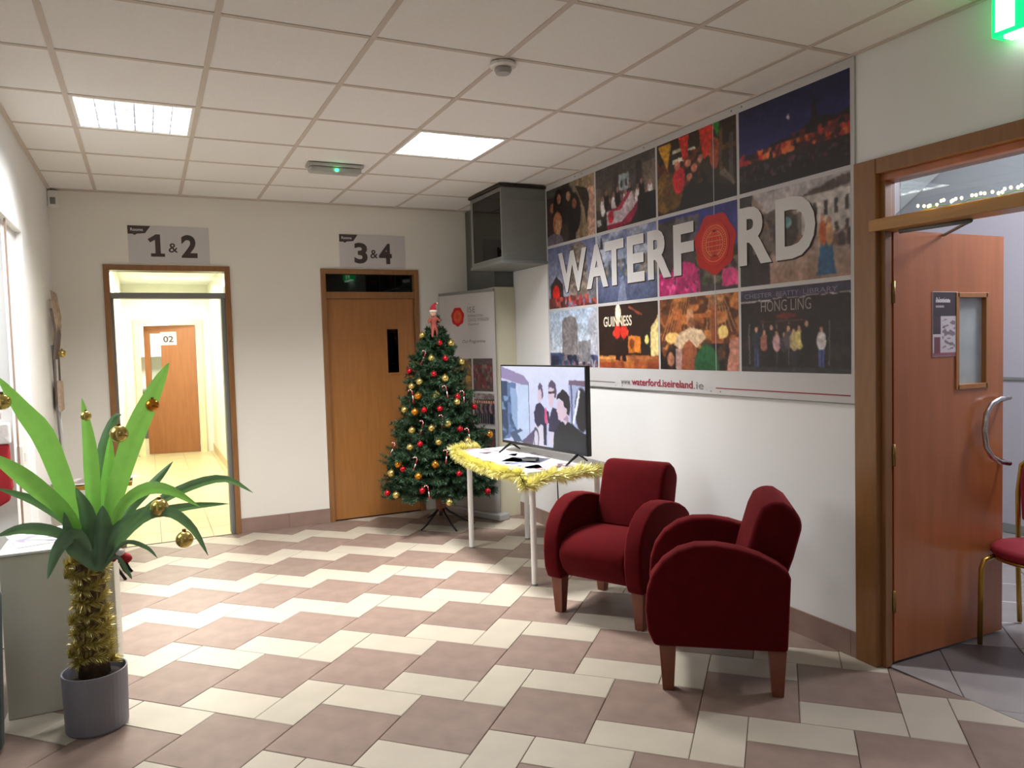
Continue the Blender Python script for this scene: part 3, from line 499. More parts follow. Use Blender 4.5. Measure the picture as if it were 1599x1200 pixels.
for ri, (z0, z1) in enumerate(rows):
    for ci, (x0, x1) in enumerate(cols): fns[ri][ci]().mesh('printed_photo', FR, x0, z0, x1, z1, .0112, PRINT, mu)
box('panel_seam', (XR-.0125, 3.449, 1.35), (XR-.0115, 3.452, 2.758), LETT, mu)
for ch, y0, y1, in (('W', 5.274, 4.851), ('A', 4.858, 4.565), ('T', 4.605, 4.365), ('E', 4.326, 4.129), ('R', 4.093, 3.847), ('F', 3.824, 3.63), ('R', 3.253, 3.005), ('D', 2.978, 2.718)):
    text('letter', ch, FR, -y0, 1.927, .312, LETT, mu, bold=.035, d=.014, width=y0-y1)
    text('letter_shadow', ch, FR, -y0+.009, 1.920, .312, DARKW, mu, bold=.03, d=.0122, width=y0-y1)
def disc(name, r, fr, cx, cz, d, mat, parent, lobes=0, amp=0, n=64, ry=None):
    P = [(cx+(r+amp*math.sin(lobes*t))*math.cos(t), cz+((ry or r)+amp*math.sin(lobes*t))*math.sin(t)) for t in np.arange(n)*2*math.pi/n]; return MB().prism(P, fr, d, d+.001).build(name, mat, parent)
def ring(mb, r, wd, fr, cx, cz, d, sx=1, n=48, t0=0, t1=2*math.pi):
    o, rr, u, nn = fr; t = np.linspace(t0, t1, n+1); V = []
    for q in t:
        for k in (r-wd/2, r+wd/2): V.append(o+rr*(cx+k*sx*math.cos(q))+u*(cz+k*math.sin(q))+nn*d)
    return mb.add(V, [(2*i, 2*i+1, 2*i+3, 2*i+2) for i in range(n)])
def seal(fr, cx, cz, R, d, parent):
    disc('wax_seal', R, fr, cx, cz, d, SEALR, parent, 7, R*.05); disc('wax_seal_centre', R*.72, fr, cx, cz, d+.0015, M('seal_mid', (200, 44, 36), .4), parent)
    m = MB(); ring(m, R*.60, R*.03, fr, cx, cz, d+.003); ring(m, R*.42, R*.04, fr, cx, cz, d+.003)
    for s in (.3, .68): ring(m, R*.42, R*.03, fr, cx, cz, d+.003, s)
    o, rr, u, nn = fr
    for k in (-.24, -.08, .08, .24): wd = math.sqrt(.42**2-k*k)*R; m.prism([(cx-wd, cz+k*R-.012*R), (cx+wd, cz+k*R-.012*R), (cx+wd, cz+k*R+.012*R), (cx-wd, cz+k*R+.012*R)], fr, d+.003, d+.0032)
    for k in range(40):
        t = 2*math.pi*k/40
        if 4.3 < t < 5.1: continue
        m.prism([(cx+R*q*math.cos(t+w), cz+R*q*math.sin(t+w)) for q, w in ((.48, -.03), (.55, -.03), (.55, .03), (.48, .03))], fr, d+.003, d+.0032)
    m.build('seal_globe', SEALG, parent)
seal(FR, -3.449, 2.080, .172, .012, mu)
text('web_address', 'www.', FR, -4.434, 1.236, .030, INKG, mu, d=.011, width=.12); text('web_address', 'waterford.iseireland', FR, -4.305, 1.236, .048, INKR, mu, bold=.02, d=.011, width=.64); text('web_address', '.ie', FR, -3.655, 1.236, .042, INKG, mu, d=.011, width=.09)
for a, b, m in ((-4.95, -4.51, INKG), (-3.458, -2.52, INKR)): MB().prism([(a, 1.245), (b, 1.245), (b, 1.251), (a, 1.251)], FR, .0105, .0112).build('printed_rule', m, mu)
MB().prism([(-5.47, 1.207), (-2.494, 1.207), (-2.494, 1.212), (-5.47, 1.212)], FR, 0, .012).build('bottom_edge', GREYM, mu)
text('photo_lettering', 'GUINNESS', FR, -4.64, 1.640, .072, M('cream_ink', (232, 222, 196), .5), mu, bold=.02, d=.0115, width=.35)
text('photo_lettering', 'HONG LING', FR, -3.09, 1.668, .058, M('pale_ink', (150, 138, 138), .5), mu, d=.0115, width=.34); [text('photo_lettering', t, FR, x, 1.745, .024, M('lilac_ink', (130, 124, 150), .5), mu, d=.0115, width=q) for t, x, q in (('CHESTER', -3.21, .20), ('BEATTY', -2.98, .15), ('LIBRARY', -2.80, .21))]
for y in (5.0, 4.9, 4.12, 3.30, 3.22): disc('screw_head', .006, FR, -y, 2.785, .0102, GREYM, mu, n=10)
for y in (4.5, 3.42, 4.42, 3.5): disc('screw_head', .005, FR, -y, 1.228, .0102, GREYM, mu, n=10)

# ================================================================= ROOM SIGNS
def sign(x0, z0, x1, z1, a, b, lab):
    e = EMP('room_sign', ((x0+x1)/2, YB, z0), lab, 'sign')
    MB().prism([(x0, z0), (x1, z0), (x1, z1), (x0, z1)], FB, .001, .005).build('board', M('sign_board', (204, 200, 200), .4, var=.01), e)
    MB().prism([(x0+.0, z1-.068), (x0+.035, z1-.068), (x0+.05, z1-.078), (x0+.065, z1-.066), (x0+.125, z1-.06), (x0+.165, z1-.003), (x0, z1-.003)], FB, .0055, .007).build('flag', INK, e)
    text('tag_lettering', 'Rooms', FB, x0+.02, z1-.045, .024, LETT, e, bold=.02, d=.0072, width=.09)
    if a == '1': MB().prism([(x0+.16, 2.318), (x0+.262, 2.318), (x0+.262, 2.343), (x0+.232, 2.343), (x0+.232, 2.495), (x0+.200, 2.495), (x0+.142, 2.455), (x0+.158, 2.430), (x0+.194, 2.452), (x0+.194, 2.343), (x0+.16, 2.343)], FB, .006, .0075).build('numeral', INK, e)
    else: text('numeral', a, FB, x0+.13, z0+.035, .185, INK, e, bold=.035, d=.0055, width=.12)
    text('ampersand', '&', FB, x0+(.29 if a == '1' else .275), z0+.085, .075, INK, e, bold=.01, d=.0055, width=.07); text('numeral', b, FB, x0+(.385 if a == '1' else .355), z0+(.045 if a == '1' else .035), .185, INK, e, bold=.035, d=.0055, width=.12)
sign(-.09, 2.268, .508, 2.562, '1', '2', 'room sign reading 1 & 2 above the open corridor doorway'); sign(1.582, 2.262, 2.184, 2.555, '3', '4', 'room sign reading 3 & 4 above the closed wooden door')

# ================================================================= CORNER: boxed column, screen cabinet
e = EMP('corner_column', (2.88, 6.42, 0), 'boxed corner column, cream below and dark grey at its top', 'column')
box('cream_casing', (2.775, 6.10, 0), (2.975, 6.755, 2.045), CREAMP, e, .003); box('grey_head', (2.79, 6.12, 2.046), (2.975, 6.755, 2.80), GREYD, e, .002)
e = EMP('wall_cabinet', (2.77, 5.78, 2.2), 'grey glass-fronted cabinet hung high in the corner beside the mural', 'cabinet')
X0, X1, Y0, Y1, Z0, Z1 = 2.572, 2.972, 5.475, 6.10, 2.205, 2.78
for lo, hi in (((X0, Y0, Z0), (X1, Y1, Z0+.03)), ((X0, Y0, Z1-.03), (X1, Y1, Z1)), ((X0+.02, Y0, Z0+.03), (X1, Y0+.02, Z1-.03)), ((X0, Y1-.02, Z0+.03), (X1, Y1, Z1-.03)), ((X1-.02, Y0+.02, Z0+.03), (X1, Y1-.02, Z1-.03))): box('side_panel', lo, hi, GREYM, e)
box('top_lip', (X0-.02, Y0-.02, Z1+.001), (X1, Y1, Z1+.02), DARKW, e); box('base_lip', (X0-.02, Y0-.02, Z0-.025), (X1, Y1, Z0-.001), GREYM, e, .006)
box('front_post', (X0, Y0, Z0+.03), (X0+.02, Y0+.02, Z1-.03), GREYM, e); box('front_post', (X0, Y1-.04, Z0+.03), (X0+.02, Y1-.02, Z1-.03), GREYM, e); box('glass_front', (X0+.006, Y0+.02, Z0+.03), (X0+.010, Y1-.04, Z1-.03), GLASSD, e)
box('side_rib', (X0+.03, Y0-.006, Z0+.04), (X1-.005, Y0-.001, Z0+.055), GREYM, e); box('side_rib', (X0+.03, Y0-.006, Z1-.09), (X1-.005, Y0-.001, Z1-.08), GREYM, e)
box('cardboard_box', (X0+.08, Y0+.05, Z0+.031), (X0+.33, Y0+.33, Z0+.22), M('card_brown', (176, 142, 96), .7), None, .003, label='brown cardboard box inside the grey corner cabinet', cat='box')

# ================================================================= TREE
TC = np.array((2.195, 6.05))
tree = EMP('christmas_tree', (*TC, 0), 'green artificial Christmas tree standing between the wooden door and the banner', 'tree')
tube('trunk', [(*TC, .10), (*TC, .9), (TC[0], TC[1], 1.68)], [.016, .013, .006], M('pole_green', (40, 46, 34), .6), tree)
MB().lathe([(.03, .14), (.04, .16), (.045, .30), (.03, .32)], (*TC, 0), 16).build('trunk_sleeve', M('red_brown_sleeve', (112, 60, 44), .6), tree)
for k, (x, y) in enumerate(((1.99, 5.98), (2.235, 5.80), (2.47, 5.98), (2.2, 6.4))):
    tube('foot', [(TC[0], TC[1], .20), (TC[0]+(x-TC[0])*.25, TC[1]+(y-TC[1])*.25, .13), (TC[0]+(x-TC[0])*.7, TC[1]+(y-TC[1])*.7, .05), (x, y, .012)], .008, BLACKM, tree)
def tr(z): return float(np.interp(z, [.28, .42, .67, .88, 1.08, 1.28, 1.48, 1.65, 1.74], [.45, .43, .37, .31, .25, .205, .145, .075, .03]))
NV = []; BR = MB()
def needles(P, Q, n, ln, out, wd=.0035):
    P = np.array(P); Q = np.array(Q); t = rng.random(n)[:, None]; c = P+(Q-P)*t; ax = (Q-P)/(np.linalg.norm(Q-P)+1e-9)
    r = rng.normal(size=(n, 3)); r -= (r@ax)[:, None]*ax; r /= np.linalg.norm(r, axis=1)[:, None]; d = r*.8+ax*.55; d /= np.linalg.norm(d, axis=1)[:, None]
    s = np.cross(d, rng.normal(size=(n, 3))); s /= np.linalg.norm(s, axis=1)[:, None]; L = ln*(.7+.6*rng.random((n, 1)))
    out.append(np.stack([c-s*wd, c+s*wd, c+d*L], 1).reshape(-1, 3))
for i, z in enumerate(np.linspace(.30, 1.62, 22)):
    nb = int(8+11*(1-i/22)); R = tr(z)
    for k in range(nb):
        a = 2*math.pi*(k+.37*i)/nb+random.uniform(-.15, .15); L = R*random.uniform(.86, 1.10); dx, dy = math.cos(a), math.sin(a); dz = L*(.06+.02*i)
        p0 = np.array((TC[0], TC[1], z+.02)); p1 = p0+np.array((dx*L*.55, dy*L*.55, dz*.2)); p2 = p0+np.array((dx*L, dy*L, dz-.03))
        BR.tube([p0, p1, p2], .0025, 4, False); needles(p0+(p1-p0)*.3, p1, 70, .030, NV); needles(p1, p2, int(150*L/.3)+40, .034, NV)
        for m in range(int(3+L*10)):
            t = random.uniform(.3, .95); b = p0+(p2-p0)*t+np.array((0, 0, dz*.1)); sa = a+random.choice((-1, 1))*random.uniform(.5, 1.0); sl_ = min(L*.35, .14)*random.uniform(.7, 1.1)
            q = b+np.array((math.cos(sa)*sl_, math.sin(sa)*sl_, random.uniform(-.03, .05))); needles(b, q, int(30+sl_*380), .032, NV)
for k in range(22): needles((*TC, 1.5+.012*k), (TC[0]+random.uniform(-.07, .07), TC[1]+random.uniform(-.07, .07), 1.54+.012*k), 50, .03, NV)
def tris(name, arr, mat, parent, **k):
    V = np.concatenate(arr); org = ORG[parent.name] if parent is not None else V.mean(0); n = len(V)//3; me = bpy.data.meshes.new(name); me.vertices.add(len(V)); me.vertices.foreach_set('co', (V-org).ravel())
    me.loops.add(3*n); me.loops.foreach_set('vertex_index', np.arange(3*n)); me.polygons.add(n); me.polygons.foreach_set('loop_start', np.arange(n)*3); me.update(); me.materials.append(mat)
    o = bpy.data.objects.new(name, me); link(o, parent, **k); ORG[o.name] = org
    if parent is None: o.location = org
    return o
tris('needles', NV, NEEDLE, tree, kind='stuff'); BR.build('branch_wires', M('branch_brown', (52, 44, 30), .8), tree, kind='stuff')
ordn = ['topmost', 'second', 'third', 'fourth', 'fifth', 'sixth', 'seventh', 'eighth', 'ninth', 'tenth', 'eleventh', 'twelfth', 'thirteenth', 'fourteenth', 'fifteenth', 'sixteenth', 'seventeenth', 'eighteenth', 'nineteenth', 'twentieth', 'twenty-first', 'twenty-second', 'twenty-third']
def onto(px, py):
    p = Pix(px, py, Y=TC[1]); z = np.clip(p[2], .28, 1.75); v = p-np.array((0, 0, CAMH)); v /= np.linalg.norm(v)
    rt = np.array((.9, -.43)); rt /= np.linalg.norm(rt); s = (p[:2]-TC)@rt; R = tr(z)+.035; R = max(R, abs(s)+.01); q = p-v*(math.sqrt(R*R-s*s)*.95+((p[:2]-TC)@np.array((v[0], v[1]))/math.hypot(v[0], v[1]))); return q
def bauble(c, r, mat, name, lab, grp, cap=BRASS):
    e = EMP(name, (c[0], c[1], c[2]-r), lab, 'bauble', grp)
    MB().lathe([(.0005, -r)]+[(r*math.cos(t), r*math.sin(t)) for t in np.linspace(-1.4, 1.4, 11)]+[(.0005, r)], c, 18).build('ball', mat, e, smooth=True)
    MB().lathe([(.0005, r*.96), (r*.22, r*.96), (r*.22, r*1.25), (.0005, r*1.25)], c, 8).build('cap', cap, e)
    return e
gold = [(238, 252), (372, 290), (281, 360), (421, 376), (344, 454), (225, 470), (188, 492), (303, 533), (155, 602), (356, 667), (281, 688), (190, 698), (315, 753), (450, 748), (181, 778), (94, 899), (116, 1001), (365, 1036), (400, 565)]
amber = [(218, 537), (203, 612), (299, 858), (127, 857), (220, 914), (552, 716)]
red = [(319, 288), (346, 361), (292, 434), (177, 420), (403, 540), (482, 586), (247, 603), (320, 597), (415, 692), (228, 762), (148, 880), (411, 901), (545, 982), (238, 980), (75, 992)]
for L_, mat, nm, cn, rr in ((gold, BGOLD, 'gold_bauble', 'pale gold', .029), (amber, BORNG, 'amber_bauble', 'amber', .031), (red, BRED, 'red_bauble', 'shiny red', .025)):
    for k, (x, y) in enumerate(sorted(L_, key=lambda q: q[1])): bauble(onto(580+x/3, 440+y/3), rr*(1.1 if mat is BGOLD and k % 3 == 1 else 1), mat, nm, f'{cn} bauble on the Christmas tree, {ordn[k]}{"" if k == 0 else " from the top"} of the {cn.split()[-1]} ones', cn.split()[-1]+' baubles on the Christmas tree')
canes = [(245, 355, -.45), (353, 515, .15), (433, 540, 0), (237, 683, -.3), (332, 655, -.1), (457, 715, .1), (100, 785, -.5), (207, 855, -.35), (352, 820, -.15), (193, 535, .1), (268, 985, .1)]
cw_, cr_ = M('candy_white', (236, 226, 222), .3), M('candy_red', (176, 36, 46), .3)
for k, (x, y, t) in enumerate(sorted(canes, key=lambda q: q[1])):
    c = onto(580+x/3, 440+y/3); e = EMP('candy_cane', c, f'red and white candy cane on the Christmas tree, {ordn[k]}{"" if k == 0 else " from the top"} of the canes', 'candy cane', 'candy canes on the Christmas tree')
    rt = np.array((.9, -.43, 0)); up = np.array((0, 0, 1.)); P = [(0, -.065), (0, -.03), (0, 0), (0, .035)]+[(-.016+.016*math.cos(a), .035+.016*math.sin(a)) for a in np.linspace(.4, 3.1, 6)]
    P3 = [c+rt*(a*math.cos(t)-b*math.sin(t))+up*(a*math.sin(t)+b*math.cos(t)) for a, b in P]
    for j in range(len(P3)-1): tube('stripe_white' if j % 2 else 'stripe_red', [P3[j], P3[j+1]], .0040, cw_ if j % 2 else cr_, e, 6)
# elf doll on top
c = np.array((2.165, 6.0, 1.70)); ed = EMP('elf_doll', c, 'small elf doll with a red and white hat sitting on top of the Christmas tree', 'doll')
SKIN = M('doll_skin', (206, 160, 140), .6); REDC = M('red_felt', (170, 32, 40), .8, var=.1); WHF = M('white_fluff', (232, 224, 220), .9, bump=1)
def skin_mesh(name, V, E, R, mat, parent, lv=2):
    me = bpy.data.meshes.new(name); me.from_pydata([tuple(np.array(v)-ORG[parent.name]) for v in V], E, []); o = bpy.data.objects.new(name, me); COL.objects.link(o)
    m = o.modifiers.new('s', 'SKIN'); sv = me.skin_vertices[0].data
    for i, r in enumerate(R): sv[i].radius = (r, r)
    sv[0].use_root = True; o.modifiers.new('u', 'SUBSURF').levels = lv; dg = bpy.context.evaluated_depsgraph_get(); m2 = bpy.data.meshes.new_from_object(o.evaluated_get(dg)); bpy.data.objects.remove(o)
    m2.materials.clear(); m2.materials.append(mat); m2.polygons.foreach_set('use_smooth', [True]*len(m2.polygons)); o = bpy.data.objects.new(name, m2); link(o, parent); ORG[o.name] = ORG[parent.name]; return o
A = lambda x, y, z: c+np.array((x, y, z))
skin_mesh('body', [A(0, 0, 0), A(0, 0, .05), A(0, 0, .085), A(-.03, -.01, .07), A(-.055, -.03, .03), A(.03, -.01, .07), A(.05, -.03, .04), A(-.02, -.03, -.03), A(-.03, -.05, -.09), A(.02, -.03, -.03), A(.01, -.06, -.09)], [(0, 1), (1, 2), (1, 3), (3, 4), (1, 5), (5, 6), (0, 7), (7, 8), (0, 9), (9, 10)], [.026, .026, .012, .012, .010, .012, .010, .013, .010, .013, .010], M('elf_suit', (150, 70, 60), .8), ed)
hd = MB().lathe([(.001, .085), (.018, .09), (.027, .105), (.028, .12), (.02, .14), (.001, .146)], c, 16).build('head', SKIN, ed, smooth=True)
for s in (-1, 1): MB().lathe([(.0005, -.003), (.003, 0), (.0005, .003)], A(.010*s-.006, -.026, .120), 8).build('eye', BLACK, hd)
MB().lathe([(.0005, -.005), (.004, 0), (.0005, .005)], A(-.004, -.029, .112), 8).build('nose', SKIN, hd)
MB().tube([A(0, 0, .128), A(0, 0, .150), A(.004, 0, .172), A(.016, 0, .190), A(.032, 0, .196)], [.030, .026, .018, .010, .005], 12).build('hat', REDC, ed, smooth=True)
MB().lathe([(.026, .122), (.034, .126), (.034, .136), (.026, .140)], c, 16).build('hat_brim', WHF, ed, smooth=True); MB().lathe([(.0005, -.009), (.008, -.004), (.009, .002), (.0005, .009)], A(.036, 0, .196), 10).build('pompom', WHF, ed, smooth=True)

# ================================================================= BANNER
pr_, pl_ = np.array((2.725, 6.0, 0)), np.array((2.475, 6.68, 0)); dv = (pr_-pl_)/np.linalg.norm(pr_-pl_); BW = np.linalg.norm(pr_-pl_)
FN = frame(pl_, dv)
bn = EMP('roll_up_banner', (pl_+pr_)/2, 'white roll-up banner with photo prints behind the Christmas tree', 'banner')
MB().prism([(0, .06), (BW, .06), (BW, 2.0), (0, 2.0)], FN, -.002, .0).build('banner_sheet', M('banner_white', (186, 182, 180), .5, var=.01), bn)
MB().prism([(-.03, 0), (BW+.045, 0), (BW+.045, .06), (-.03, .06)], FN, -.08, .05).build('base_cassette', M('cassette_silver', (178, 178, 178), .35, metal=.3), bn, .012, 3)
MB().prism([(0, 2.0), (BW, 2.0), (BW, 2.025), (0, 2.025)], FN, -.012, .010).build('top_rail', GREYM, bn, .003); tube('support_pole', [pl_+dv*.4+(.03, .03, .05), pl_+dv*.4+(.03, .03, 2.0)], .008, GREYM, bn)
seal(FN, BW-.475, 1.80, .085, .001, bn)
text('heading', 'ISE', FN, BW-.34, 1.83, .052, INKG, bn, d=.001, space=1.2); text('heading', 'INTERNATIONAL', FN, BW-.34, 1.79, .02, INKG, bn, d=.001, width=.20); text('heading', 'SCHOOL OF ENGLISH', FN, BW-.34, 1.75, .028, INKG, bn, d=.001, width=.27); text('heading', 'Waterford', FN, BW-.34, 1.715, .022, INKG, bn, d=.001); text('heading', 'Our Programme', FN, BW-.42, 1.55, .04, INKG, bn, d=.001, shear=.3, width=.3)
ph = [(BW-.29, 1.13, BW-.04, 1.42, 0), (BW-.57, 1.13, BW-.31, 1.42, 1), (BW-.29, .83, BW-.03, 1.11, 2), (BW-.57, .83, BW-.31, 1.11, 0), (BW-.29, .52, BW-.03, .80, 3), (BW-.57, .52, BW-.31, .80, 2)]
for x0, z0, x1, z1, t in ph:
    cv = Cv(56, 60, (84, 74, 72))
    if t == 0: cv.mott(0, .1, 1, .8, [(60, 52, 52), (120, 96, 88), (110, 50, 56)], 10, 8, .5)
    elif t == 1: cv.mott(0, 0, 1, 1, [(170, 130, 70), (110, 90, 60)], 8, 8, .4)
    elif t == 2:
        cv.rect(0, 0, 1, 1, (150, 140, 136)).mott(0, .6, 1, 1, [(110, 100, 100)], 8, 6, .5)
        for k in range(9): cv.person(.07+.11*k, .05, .75, [(70, 60, 70), (110, 90, 90), (50, 50, 60), (140, 110, 110)][k % 4])
    else: cv.mott(0, 0, 1, 1, [(70, 64, 64), (130, 60, 70), (60, 70, 60)], 9, 9, .5).ell(.5, .8, .2, .1, (160, 50, 60))
    cv.grain(.2).mesh('printed_photo', FN, x0, z0, x1, z1, .0015, PRINT, bn)
for x, m in ((BW-.46, INKR), (BW-.36, INK), (BW-.26, INKG), (BW-.16, M('green_ink', (60, 90, 70), .5))): MB().prism([(x, .25), (x+.07, .25), (x+.07, .29), (x, .29)], FN, .001, .002).build('logo_block', m, bn)

# ================================================================= TV TABLE
tb = EMP('white_table', (2.40, 4.77, 0), 'white rectangular table with round legs under the television', 'table')
box('table_top', (2.09, 4.18, .715), (2.70, 5.36, .74), WHITE, tb, .003)
for x, y in ((2.155, 4.245), (2.155, 5.285), (2.635, 5.295), (2.635, 4.245)):
    lg = MB().lathe([(.0195, .012), (.0195, .712)], (x, y, 0), 16).build('leg', WHITE, tb, smooth=False); MB().lathe([(.021, 0), (.021, .0118)], (x, y, 0), 16).build('foot_cap', GREYM, lg)
TVA = math.atan2(-.992, .128); tv = EMP('television', (2.45, 4.67, .741), 'flat television on the white table showing people on its screen', 'television')
FT = frame((2.387, 5.18, 0), (.128, -.992, 0)); TW = 1.025
MB().prism([(0, .80), (TW, .80), (TW, 1.385), (0, 1.385)], FT, -.035, 0).build('casing', BLACK, tv, .004); MB().prism([(.2, .84), (TW-.2, .84), (TW-.2, 1.2), (.2, 1.2)], FT, -.065, -.036).build('rear_housing', BLACK, tv, .01)
MB().prism([(-.012, 1.0), (.03, 1.0), (.03, 1.19), (-.012, 1.19)], FT, -.05, -.036).build('rear_bracket', BLACK, tv)
c = Cv(260, 150, (206, 214, 246)); c.grad((196, 204, 240), (222, 226, 250), 0, 1)
c.poly([(0, 1), (.3, .88), (.36, .8), (.36, .72), (0, .84)], (150, 136, 178)).poly([(0, .84), (.36, .74), (.36, .70), (0, .80)], (206, 206, 236)).poly([(0, .8), (.2, .78), (.2, .1), (0, 0)], (96, 122, 168)).poly([(0, .8), (.08, .8), (.08, .1), (0, 0)], (50, 70, 104)).mott(0, .05, .2, .6, [(60, 84, 120), (130, 160, 200)], 20, 14, .5).poly([(.12, .72), (.2, .70), (.24, .4), (.2, .14), (.14, .3)], (150, 176, 216)).poly([(.22, .76), (.36, .76), (.36, .1), (.2, .08)], (196, 214, 246)).poly([(.10, .12), (.24, .18), (.36, .14), (.30, .02), (.16, .0)], (70, 90, 124)).poly([(.2, .12), (.34, .20), (.36, .12), (.26, .03)], (186, 204, 236)).rect(.357, .06, .364, .8, (110, 112, 150)).poly([(.26, .02), (.42, .2), (.46, .2), (.46, 0), (.28, 0)], (90, 76, 110))
c.rect(.83, .0, 1, .82, (170, 180, 220)).rect(.83, .78, 1, .84, (120, 96, 120)).rect(.85, .3, .865, .78, (90, 90, 130)).ell(.96, .5, .07, .26, (22, 26, 40)).poly([(.88, .32), (.95, .72), (.93, .74), (.86, .34)], (240, 244, 255))
SK, HR = (222, 196, 214), (46, 38, 62)
c.poly([(.40, .0), (.42, .24), (.47, .34), (.55, .3), (.56, .0)], (222, 216, 234)).poly([(.43, .30), (.42, .42), (.45, .52), (.50, .55), (.55, .48), (.575, .30), (.56, .24), (.50, .28), (.47, .22)], (44, 38, 78)).poly([(.53, .02), (.53, .30), (.57, .30), (.565, .02)], (30, 28, 60))
c.poly([(.475, .56), (.47, .66), (.485, .72), (.515, .72), (.52, .60), (.505, .54)], SK).poly([(.485, .70), (.475, .74), (.50, .80), (.53, .76), (.54, .64), (.52, .58), (.518, .68), (.505, .72)], (96, 84, 116))
c.poly([(.545, .30), (.55, .46), (.565, .50), (.585, .42), (.58, .28)], (220, 84, 140)).poly([(.585, .30), (.575, .46), (.60, .44), (.605, .3)], (36, 30, 66))
c.poly([(.59, .02), (.60, .22), (.66, .2), (.66, .02)], (214, 208, 228)).poly([(.59, .20), (.61, .40), (.645, .50), (.70, .48), (.73, .36), (.74, .1), (.68, .1), (.66, .2)], (44, 40, 76)).poly([(.60, .54), (.595, .68), (.61, .76), (.66, .76), (.665, .60), (.64, .50), (.615, .50)], SK).poly([(.60, .72), (.61, .80), (.64, .84), (.68, .80), (.695, .70), (.685, .62), (.668, .62), (.66, .73), (.62, .74)], (88, 76, 104)).poly([(.60, .665), (.60, .690), (.665, .700), (.665, .675)], HR)
c.poly([(.64, .0), (.66, .20), (.72, .32), (.78, .35), (.86, .32), (.95, .24), (1, .22), (1, 0)], (20, 24, 36)).poly([(.70, .60), (.695, .50), (.685, .46), (.70, .44), (.705, .36), (.75, .34), (.78, .30), (.82, .36), (.82, .58)], SK).poly([(.69, .60), (.70, .66), (.74, .70), (.76, .73), (.80, .70), (.835, .64), (.84, .50), (.825, .42), (.80, .44), (.80, .50), (.775, .52), (.765, .58), (.72, .62)], (22, 22, 38)).poly([(.76, .36), (.80, .42), (.82, .40), (.82, .33)], (176, 148, 176))
c.ell(.44, .10, .035, .13, (40, 36, 60), .8).ell(.44, .09, .025, .10, (216, 208, 228))
c.mesh('screen', FT, .012, .822, TW-.012, 1.375, .0015, SCREEN, tv)
for x in (.10, TW-.115):
    for s in (-1, 1):
        o, r, u, nn = FT; p0 = o+r*x+u*.806+nn*(-.015); p1 = o+r*(x+.035*s)+nn*(.115*s)+u*.747; MB().tube([p0, (p0+p1)/2, p1], [.011, .008, .006], 6).build('stand_foot', BLACK, tv)
# papers on the table
def sheet(name, cx, cy, w, h, ang, z, base, cs, lab, cat='magazine', th=.003):
    e = EMP(name, (cx, cy, z), lab, cat, None, ang, local=True)
    box('pages', (-w/2, -h/2, 0), (w/2, h/2, th), WHITE, e); cv = Cv(26, 36, base); 
    if cs: cv.mott(.05, .05, .95, .8, cs, 5, 7, .5)
    cv.rect(.1, .85, .8, .93, cs[0] if cs else base); cv.mesh('cover', frame((0, 0, th+.0006), (1, 0, 0), (0, 1, 0)), -w/2, -h/2, w/2, h/2, 0, PRINT, e); return e
for q in ((2.22, 5.22, .21, .29, .5, (190, 176, 186), [(120, 90, 100)], 'magazine with mauve print at the back left corner of the television table'),
          (2.24, 4.96, .21, .29, 1.0, (246, 246, 250), None, 'blank white sheet lying below the left television foot'),
          (2.19, 4.70, .21, .29, .2, (240, 240, 246), [(210, 214, 226)], 'white leaflet in the middle of the front table edge'),
          (2.30, 4.62, .21, .29, .7, (84, 86, 100), [(40, 40, 50)], 'dark covered magazine in the middle of the television table'),
          (2.18, 4.42, .21, .29, -.3, (150, 160, 196), [(60, 66, 96), (210, 210, 220)], 'blue printed brochure at the front of the television table'),
          (2.24, 4.275, .15, .21, .4, (206, 186, 190), [(120, 80, 86)], 'small reddish brochure at the near corner of the television table'),
          (2.40, 4.275, .15, .21, -.2, (196, 184, 184), [(90, 70, 76)], 'small brown printed leaflet beside the right television foot'),
          (2.42, 4.80, .21, .29, .1, (236, 232, 236), [(180, 170, 180)], 'pale leaflet lying under the television')):
    sheet('magazine', *q[:5], .7405+.0002, q[5], q[6], q[7])
e = EMP('media_box', (2.31, 4.56, .745), 'small black box lying on the papers in front of the television', 'box', None, -.9, local=True)
box('casing', (-.05, -.03, .0005), (.05, .03, .022), BLACK, e, .004); box('front_trim', (-.05, -.0325, .004), (.05, -.0305, .016), GREYM, e)
# tinsel garland
def garland(name, path, n, R, ln, lab, parent=None, wd=.0036):
    a = []; path = [np.array(p, float) for p in path]
    for p, q in zip(path, path[1:]): needles(p, q, n, ln, a, wd)
    if parent is None:
        o = EMP(name, path[len(path)//2], lab, 'tinsel'); tris('tinsel_strands', a, TINS, o, kind='stuff'); tube('core', path, .004, TINS, o, 5); return o
    o = tris(name, a, TINS, parent, kind='stuff'); return o
tp = [(2.30, 5.39, .745), (2.16, 5.40, .75), (2.07, 5.36, .745)]+[(2.064+.006*math.sin(k), y, .722-.030*math.sin((5.36-y)*2.7)+.006*math.sin(k*1.7)) for k, y in enumerate(np.linspace(5.26, 4.24, 16))]+[(2.068, 4.165, .655), (2.12, 4.150, .672)]+[(x, 4.152, .700+.012*math.sin(k*2)+.03*(x-2.12)) for k, x in enumerate(np.linspace(2.2, 2.60, 7))]
garland('tinsel_garland', tp, 480, .05, .062, 'gold tinsel garland draped along the edge of the television table')
tube('power_cable', [(2.42, 4.40, .712), (2.43, 4.41, .5), (2.46, 4.43, .3), (2.6, 4.45, .1), (2.9, 4.5, .02)], .004, BLACK, None, 6, label='thin black cable hanging below the television table', cat='cable')

